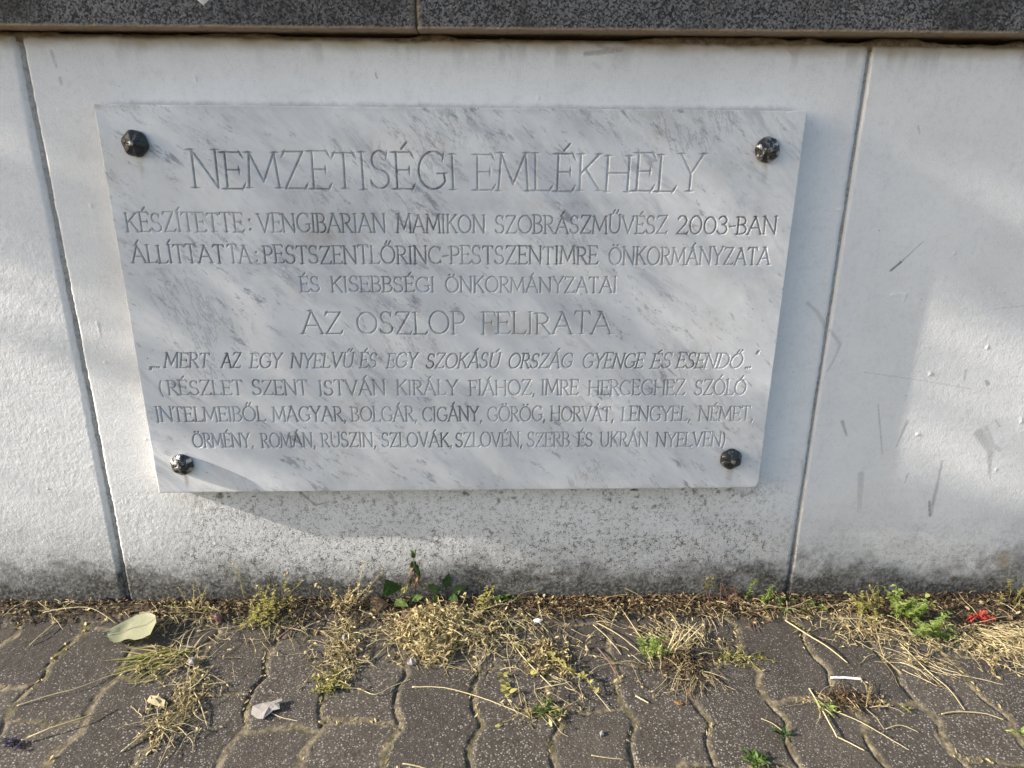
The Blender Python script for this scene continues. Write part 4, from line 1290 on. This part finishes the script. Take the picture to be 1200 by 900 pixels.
def flake(name, label, cat, pix, h, mat, th=.0007, tilt=0.0, crump=.0015, seed=1):
    """a thin torn piece with real thickness"""
    r = random.Random(seed)
    ring = []
    for i, (u_, v_) in enumerate(pix):
        p = G(u_, v_, h + tilt * (u_ - pix[0][0]) + rv(r, -crump, crump) * .5)
        ring.append(p)
    c = sum(ring, Vector()) / len(ring); c.z += crump
    n = len(ring); vs = [c]; fs = []
    for s in (.5, 1.0):
        for p in ring:
            q = c.lerp(p, s); q.z += rv(r, -crump, crump) * .6
            vs.append(q)
    for i in range(n):
        j = (i + 1) % n
        fs += [(0, 1 + i, 1 + j), (1 + i, 1 + n + i, 1 + n + j, 1 + j)]
    m0 = len(vs)
    top = list(vs)
    vs = top + [v_ - Vector((0, 0, th)) for v_ in top]
    f2 = [tuple(i + m0 for i in f[::-1]) for f in fs]
    side = [(1 + n + i, m0 + 1 + n + i, m0 + 1 + n + (i + 1) % n, 1 + n + (i + 1) % n) for i in range(n)]
    mb = MB(); mb.add(vs, fs + f2 + side, .6)
    o = mb.build(name, mat, None, smooth=False)
    centre(o, c)
    return tag(o, label, cat)
flake('paper_scrap', 'dirty white torn paper scrap lying across the joint in the left foreground', 'paper',
      [(294, 836), (296, 827), (308, 823), (318, 822), (330, 818), (331, 821), (327, 823), (328, 830), (320, 832), (316, 836), (308, 842), (301, 841)], .004, M_PAPER, tilt=.0001)
flake('plastic_shard', 'small white shard standing in the dry weed above the paper scrap', 'shard', [(401, 745), (404, 742), (406, 749), (404, 754), (402, 750)], .012, M_PAPER, crump=.002, seed=2)
flake('stone_chip', 'pale stone chip at the lower left of the dry heap', 'stone', [(477, 776), (481, 771), (487, 772), (488, 776), (483, 778), (478, 778)], .006, M_PAPER, .003, crump=.002, seed=3)
flake('plastic_shard', 'tiny white scrap near the wall foot right of the green sprout', 'shard', [(625, 726), (631, 724), (636, 726), (632, 729), (626, 729)], .011, M_WHITE, crump=.001, seed=4)
flake('stone_chip', 'white crumb beside the grass tuft on the left', 'stone', [(220, 774), (223, 769), (228, 771), (227, 777), (222, 778)], .008, M_PAPER, .004, crump=.002, seed=5)
flake('stone_chip', 'single white crumb on the paver in the right foreground', 'stone', [(703, 857), (706, 856), (708, 860), (704, 862)], .003, M_PAPER, .003, crump=.001, seed=6)
flake('dead_leaf', 'small tan curled leaf under the grass tuft', 'leaf', [(172, 820), (176, 814), (186, 816), (194, 822), (192, 828), (182, 826), (174, 824)], .006, M_STRAW, .0008, crump=.004, seed=7)
flake('dead_leaf', 'tiny yellow leaf on the paver below the dry heap', 'leaf', [(580, 850), (586, 847), (590, 848), (587, 851), (581, 852)], .002, M_PALEG, .0006, crump=.001, seed=8)
flake('dead_leaf', 'tiny orange leaf on the paver below the bright tuft', 'leaf', [(789, 821), (796, 822), (801, 825), (797, 826), (790, 823)], .002, mat_plant('orange_dead_leaf', (.22, .11, .03), (.36, .2, .06), .2), .0006, crump=.001, seed=9)
flake('stone_chip', 'small brown pebble by the wall foot in the left part', 'stone', [(250, 722), (254, 718), (258, 719), (259, 724), (254, 726)], .012, M_PINK, .006, crump=.002, seed=10)
# red crumpled petals
t, b = thing(1150, 722, 'red_petals', 'crumpled bright red petals lying on dry straw at the right', 'flower')
r = random.Random(77)
for k in range(15):
    a = rv(r, 0, 6.28); p = G(rv(r, 1140, 1160), rv(r, 717, 730), rv(r, .012, .022))
    broad_leaf(t, p, (math.cos(a), math.sin(a) * .7, rv(r, -.2, .9)), (rv(r, -.9, .9), rv(r, -.9, .3), 1), rv(r, .009, .017), rv(r, .007, .013), M_RED, 700 + k, rv(r, .2, 1.3), False, 'petal', 0)
# droppings on the front of the coping
r = random.Random(5)
mb = MB()
p0 = Wp(238, 1, -.042)
vs = []; fs = []
n = 14
for i in range(n):
    a = 2 * math.pi * i / n; k = rv(r, .75, 1.2)
    vs.append((p0.x + .019 * k * math.cos(a), -YO + .0008, p0.z + .016 + .019 * k * math.sin(a)))
for i in range(n):
    a = 2 * math.pi * i / n; k = rv(r, .5, .7)
    vs.append((p0.x + .019 * k * math.cos(a), -YO - .004, p0.z + .016 + .019 * k * math.sin(a)))
vs.append((p0.x, -YO - .005, p0.z + .016))
for i in range(n):
    j = (i + 1) % n
    fs += [(i, j, n + j, n + i), (n + i, n + j, 2 * n)]
mb.add(vs, fs, .6)
o = mb.build('bird_dropping', M_GUANO, None)
centre(o, p0)
tag(o, 'white bird dropping stuck on the dark coping at the top edge', 'dropping')

# --- loose litter nobody could count
def litter(name, mat, n, seed, dens, size, stick, spread=.052, label=None):
    r = random.Random(seed)
    mb = MB()
    c = 0
    while c < n:
        x = rv(r, -1.05, 1.25)
        if r.random() > dens(x): continue
        y = -.003 - spread * r.random() ** 1.5 * (1 + .8 * (x > .7))
        z = gh(x, y) + rv(r, .0005, .005)
        a = rv(r, 0, 6.28)
        L = rv(r, *size)
        if r.random() < stick:
            P = curve((x, y, z), (math.cos(a), math.sin(a) * .8, rv(r, -.1, .35)), L * 2.6, 4, r, .05, .2)
            mb.tube(P, .0007, .0005, 4, rv(r, 0, 1))
        else:
            mb.leaf((x, y, z), (math.cos(a), math.sin(a), rv(r, -.2, .5)), (rv(r, -.8, .8), rv(r, -.9, .5), 1), L, L * rv(r, .35, .8), rv(r, -.5, .8), rv(r, .0, .8), 2, rv(r, 0, 1))
        c += 1
    o = mb.build(name, mat, None)
    tag(o, label, 'litter', kind='stuff')
def bumpy(x): return float(.35 + .55 * vnoise(np.array([x]), np.array([0.0]), .11, 301)[0])
def mid(x): return (1.0 if .05 < x < .62 or x > .72 else .45) * bumpy(x)
litter('dead_leaf_litter', M_BROWN, 4600, 311, lambda x: mid(x), (.004, .010), .25, label='brown crumbled leaf litter along the foot of the wall')
litter('straw_litter', M_DRY, 1300, 312, lambda x: mid(x), (.003, .009), .45, label='pale dry straw bits along the foot of the wall')
# fine wisps of withered stalks tangled between and around the weeds
r = random.Random(320)
ms = MB(); ml = MB()
for (u_, v_, ru, rv_, n) in ((215, 770, 70, 55, 80), (205, 840, 40, 45, 60), (310, 728, 70, 28, 90), (402, 745, 45, 50, 90), (395, 800, 25, 25, 30), (530, 742, 90, 48, 210),
                             (640, 770, 60, 45, 90), (600, 722, 60, 20, 60), (795, 765, 70, 36, 110), (740, 722, 120, 16, 50), (880, 718, 90, 20, 50), (1000, 735, 70, 30, 90),
                             (1090, 750, 80, 36, 90), (1185, 752, 60, 40, 90), (60, 722, 70, 14, 26), (150, 720, 60, 12, 20), (990, 822, 40, 16, 25), (640, 832, 40, 14, 25)):
    for i in range(int(n * .66)):
        a = rv(r, 0, 6.283); q = r.random() ** .7
        p = G(min(1230, u_ + ru * q * math.cos(a)), max(711, v_ + rv_ * q * math.sin(a)))
        p.y = min(p.y, -.006)
        p.z = gh(p.x, p.y) + rv(r, .001, .007)
        a = rv(r, 0, 6.283)
        P = curve(p, (math.cos(a), math.sin(a), rv(r, -.1, .5)), rv(r, .015, .06), 7, r, .08, .22)
        tn = rv(r, .2, 1)
        ms.tube(P, rv(r, .00035, .0007), .0003, 4, tn, False)
        for k in range(3):
            p = P[r.randrange(1, len(P))]; a = rv(r, 0, 6.283); L = rv(r, .003, .008)
            ml.leaf(p, (math.cos(a), math.sin(a), rv(r, -.2, .8)), (rv(r, -.8, .8), rv(r, -.8, .8), 1), L, L * rv(r, .2, .55), rv(r, -.3, .6), rv(r, .1, .7), 2, rv(r, 0, 1))
tag(ms.build('straw_wisps', M_STRAW, None), 'fine withered stalks strewn between the weeds along the wall foot', 'litter', kind='stuff')
tag(ml.build('leaf_crumbs', M_DRY, None), 'pale withered leaf crumbs strewn between the weeds along the wall foot', 'litter', kind='stuff')
r = random.Random(313)
mb = MB()
for i in range(2600):
    k = r.randrange(-8, 12); y = -.03 - .52 * r.random()
    if r.random() < .25:
        c_ = r.randrange(-8, 12); k = c_ + r.random(); y = ROWS.get(c_ - 2 + 2 - 2, -.2) + rv(r, -.006, .006) - .2 * r.randrange(0, 2)
    x = X_OFF + k * PITCH + float(wave(np.array([y]))[0]) + rv(r, -.006, .006)
    if vnoise(np.array([x]), np.array([y]), .05, 315)[0] < .5: continue
    a = math.radians(90) + rv(r, -.9, .9); L = rv(r, .003, .009)
    z = gz(x) - .0015 + rv(r, 0, .003)
    mb.leaf((x, y, z), (math.cos(a), math.sin(a), rv(r, -.1, .4)), (rv(r, -.6, .6), -.3, 1), L, L * rv(r, .2, .6), rv(r, -.3, .5), .4, 2, rv(r, 0, 1))
o = mb.build('joint_litter', M_DRY, None)
tag(o, 'dry bits and moss crumbs in the joints between the pavers', 'litter', kind='stuff')

# ------------------------------------------------------------------ unseen tree added behind the wall, its crown shaped to shade it
def shade_tree():
    base = Vector((-5.0, .75, -.84))
    t = tag(empty('unseen_shade_tree', base), 'unseen leafy tree added behind the wall beyond the left edge, crown shaped to shade the plaque', 'tree')
    r = random.Random(401)
    mb = MB()
    P = [base, base + Vector((.05, -.05, .9)), base + Vector((.02, -.15, 1.7)), base + Vector((.06, -.3, 2.5)), base + Vector((.1, -.4, 3.3))]
    mb.tube(P, .085, .025, 10, .4)
    for k in range(16):
        z = rv(r, 1.5, 3.2); a = rv(r, 0, 6.28)
        s = base + Vector((.04, -.25, z))
        e = s + Vector((math.cos(a) * rv(r, .6, 1.1), math.sin(a) * rv(r, .5, 1.0) - .2, rv(r, .0, .5)))
        w0 = project_wall(e)
        if w0 is None or (w0 != 'off' and lit(*w0)): continue
        mb.tube([s, s.lerp(e, .5) + Vector((0, 0, .06)), e], .022, .006, 6, .4)
    mb.build('trunk', M_BARK, t)
    ml = MB()
    c = base + Vector((.1, -.62, 3.05)); n = 0
    while n < 17000:
        v = Vector((rv(r, -1, 1), rv(r, -1, 1), rv(r, -1, 1)))
        if v.length > 1: continue
        p = c + Vector((v.x * 1.5, v.y * 1.0, v.z * 1.25))
        n += 1
        if r.random() < .25 * v.length: continue
        hit = project_wall(p)
        if hit is None: continue
        if hit != 'off' and lit(*hit): continue
        a = rv(r, 0, 6.28); L = rv(r, .06, .10)
        ml.leaf(p, (math.cos(a), math.sin(a), rv(r, -.7, .5)), (rv(r, -.5, .5), rv(r, -.5, .5), 1), L, L * .62, rv(r, .0, .5), .2, 2, rv(r, 0, 1))
    ml.build('crown', M_GREEN, t)

def project_wall(p):
    """where sunlight past p lands: (x, z) on the wall, 'off' if nowhere in view, None on the visible pavement"""
    if p.y > -.01: return 'off'
    k = -p.y / SUN_DIR.y
    h = p + SUN_DIR * k
    if h.z > gz(h.x): return (h.x, h.z) if -1.3 < h.x < 1.5 and h.z < .3 else 'off'
    k = (p.z - gz(p.x)) / -SUN_DIR.z
    h = p + SUN_DIR * k
    return None if (-1.3 < h.x < 1.6 and h.y > -.75) else 'off'

def lit(x, z):
    """where leaves are left out to shape the light: the lower left of the wall and a patch at the right stay in the sun"""
    if z < -.79: return True
    if x < .5 and z < -.20 - .72 * (x + .62): return True
    if x > .38 and -.61 < z < -.15: return True
    return False
M_BARK = mat_mortar('grey_brown_bark', (.06, .048, .038), (.16, .13, .105))
shade_tree()
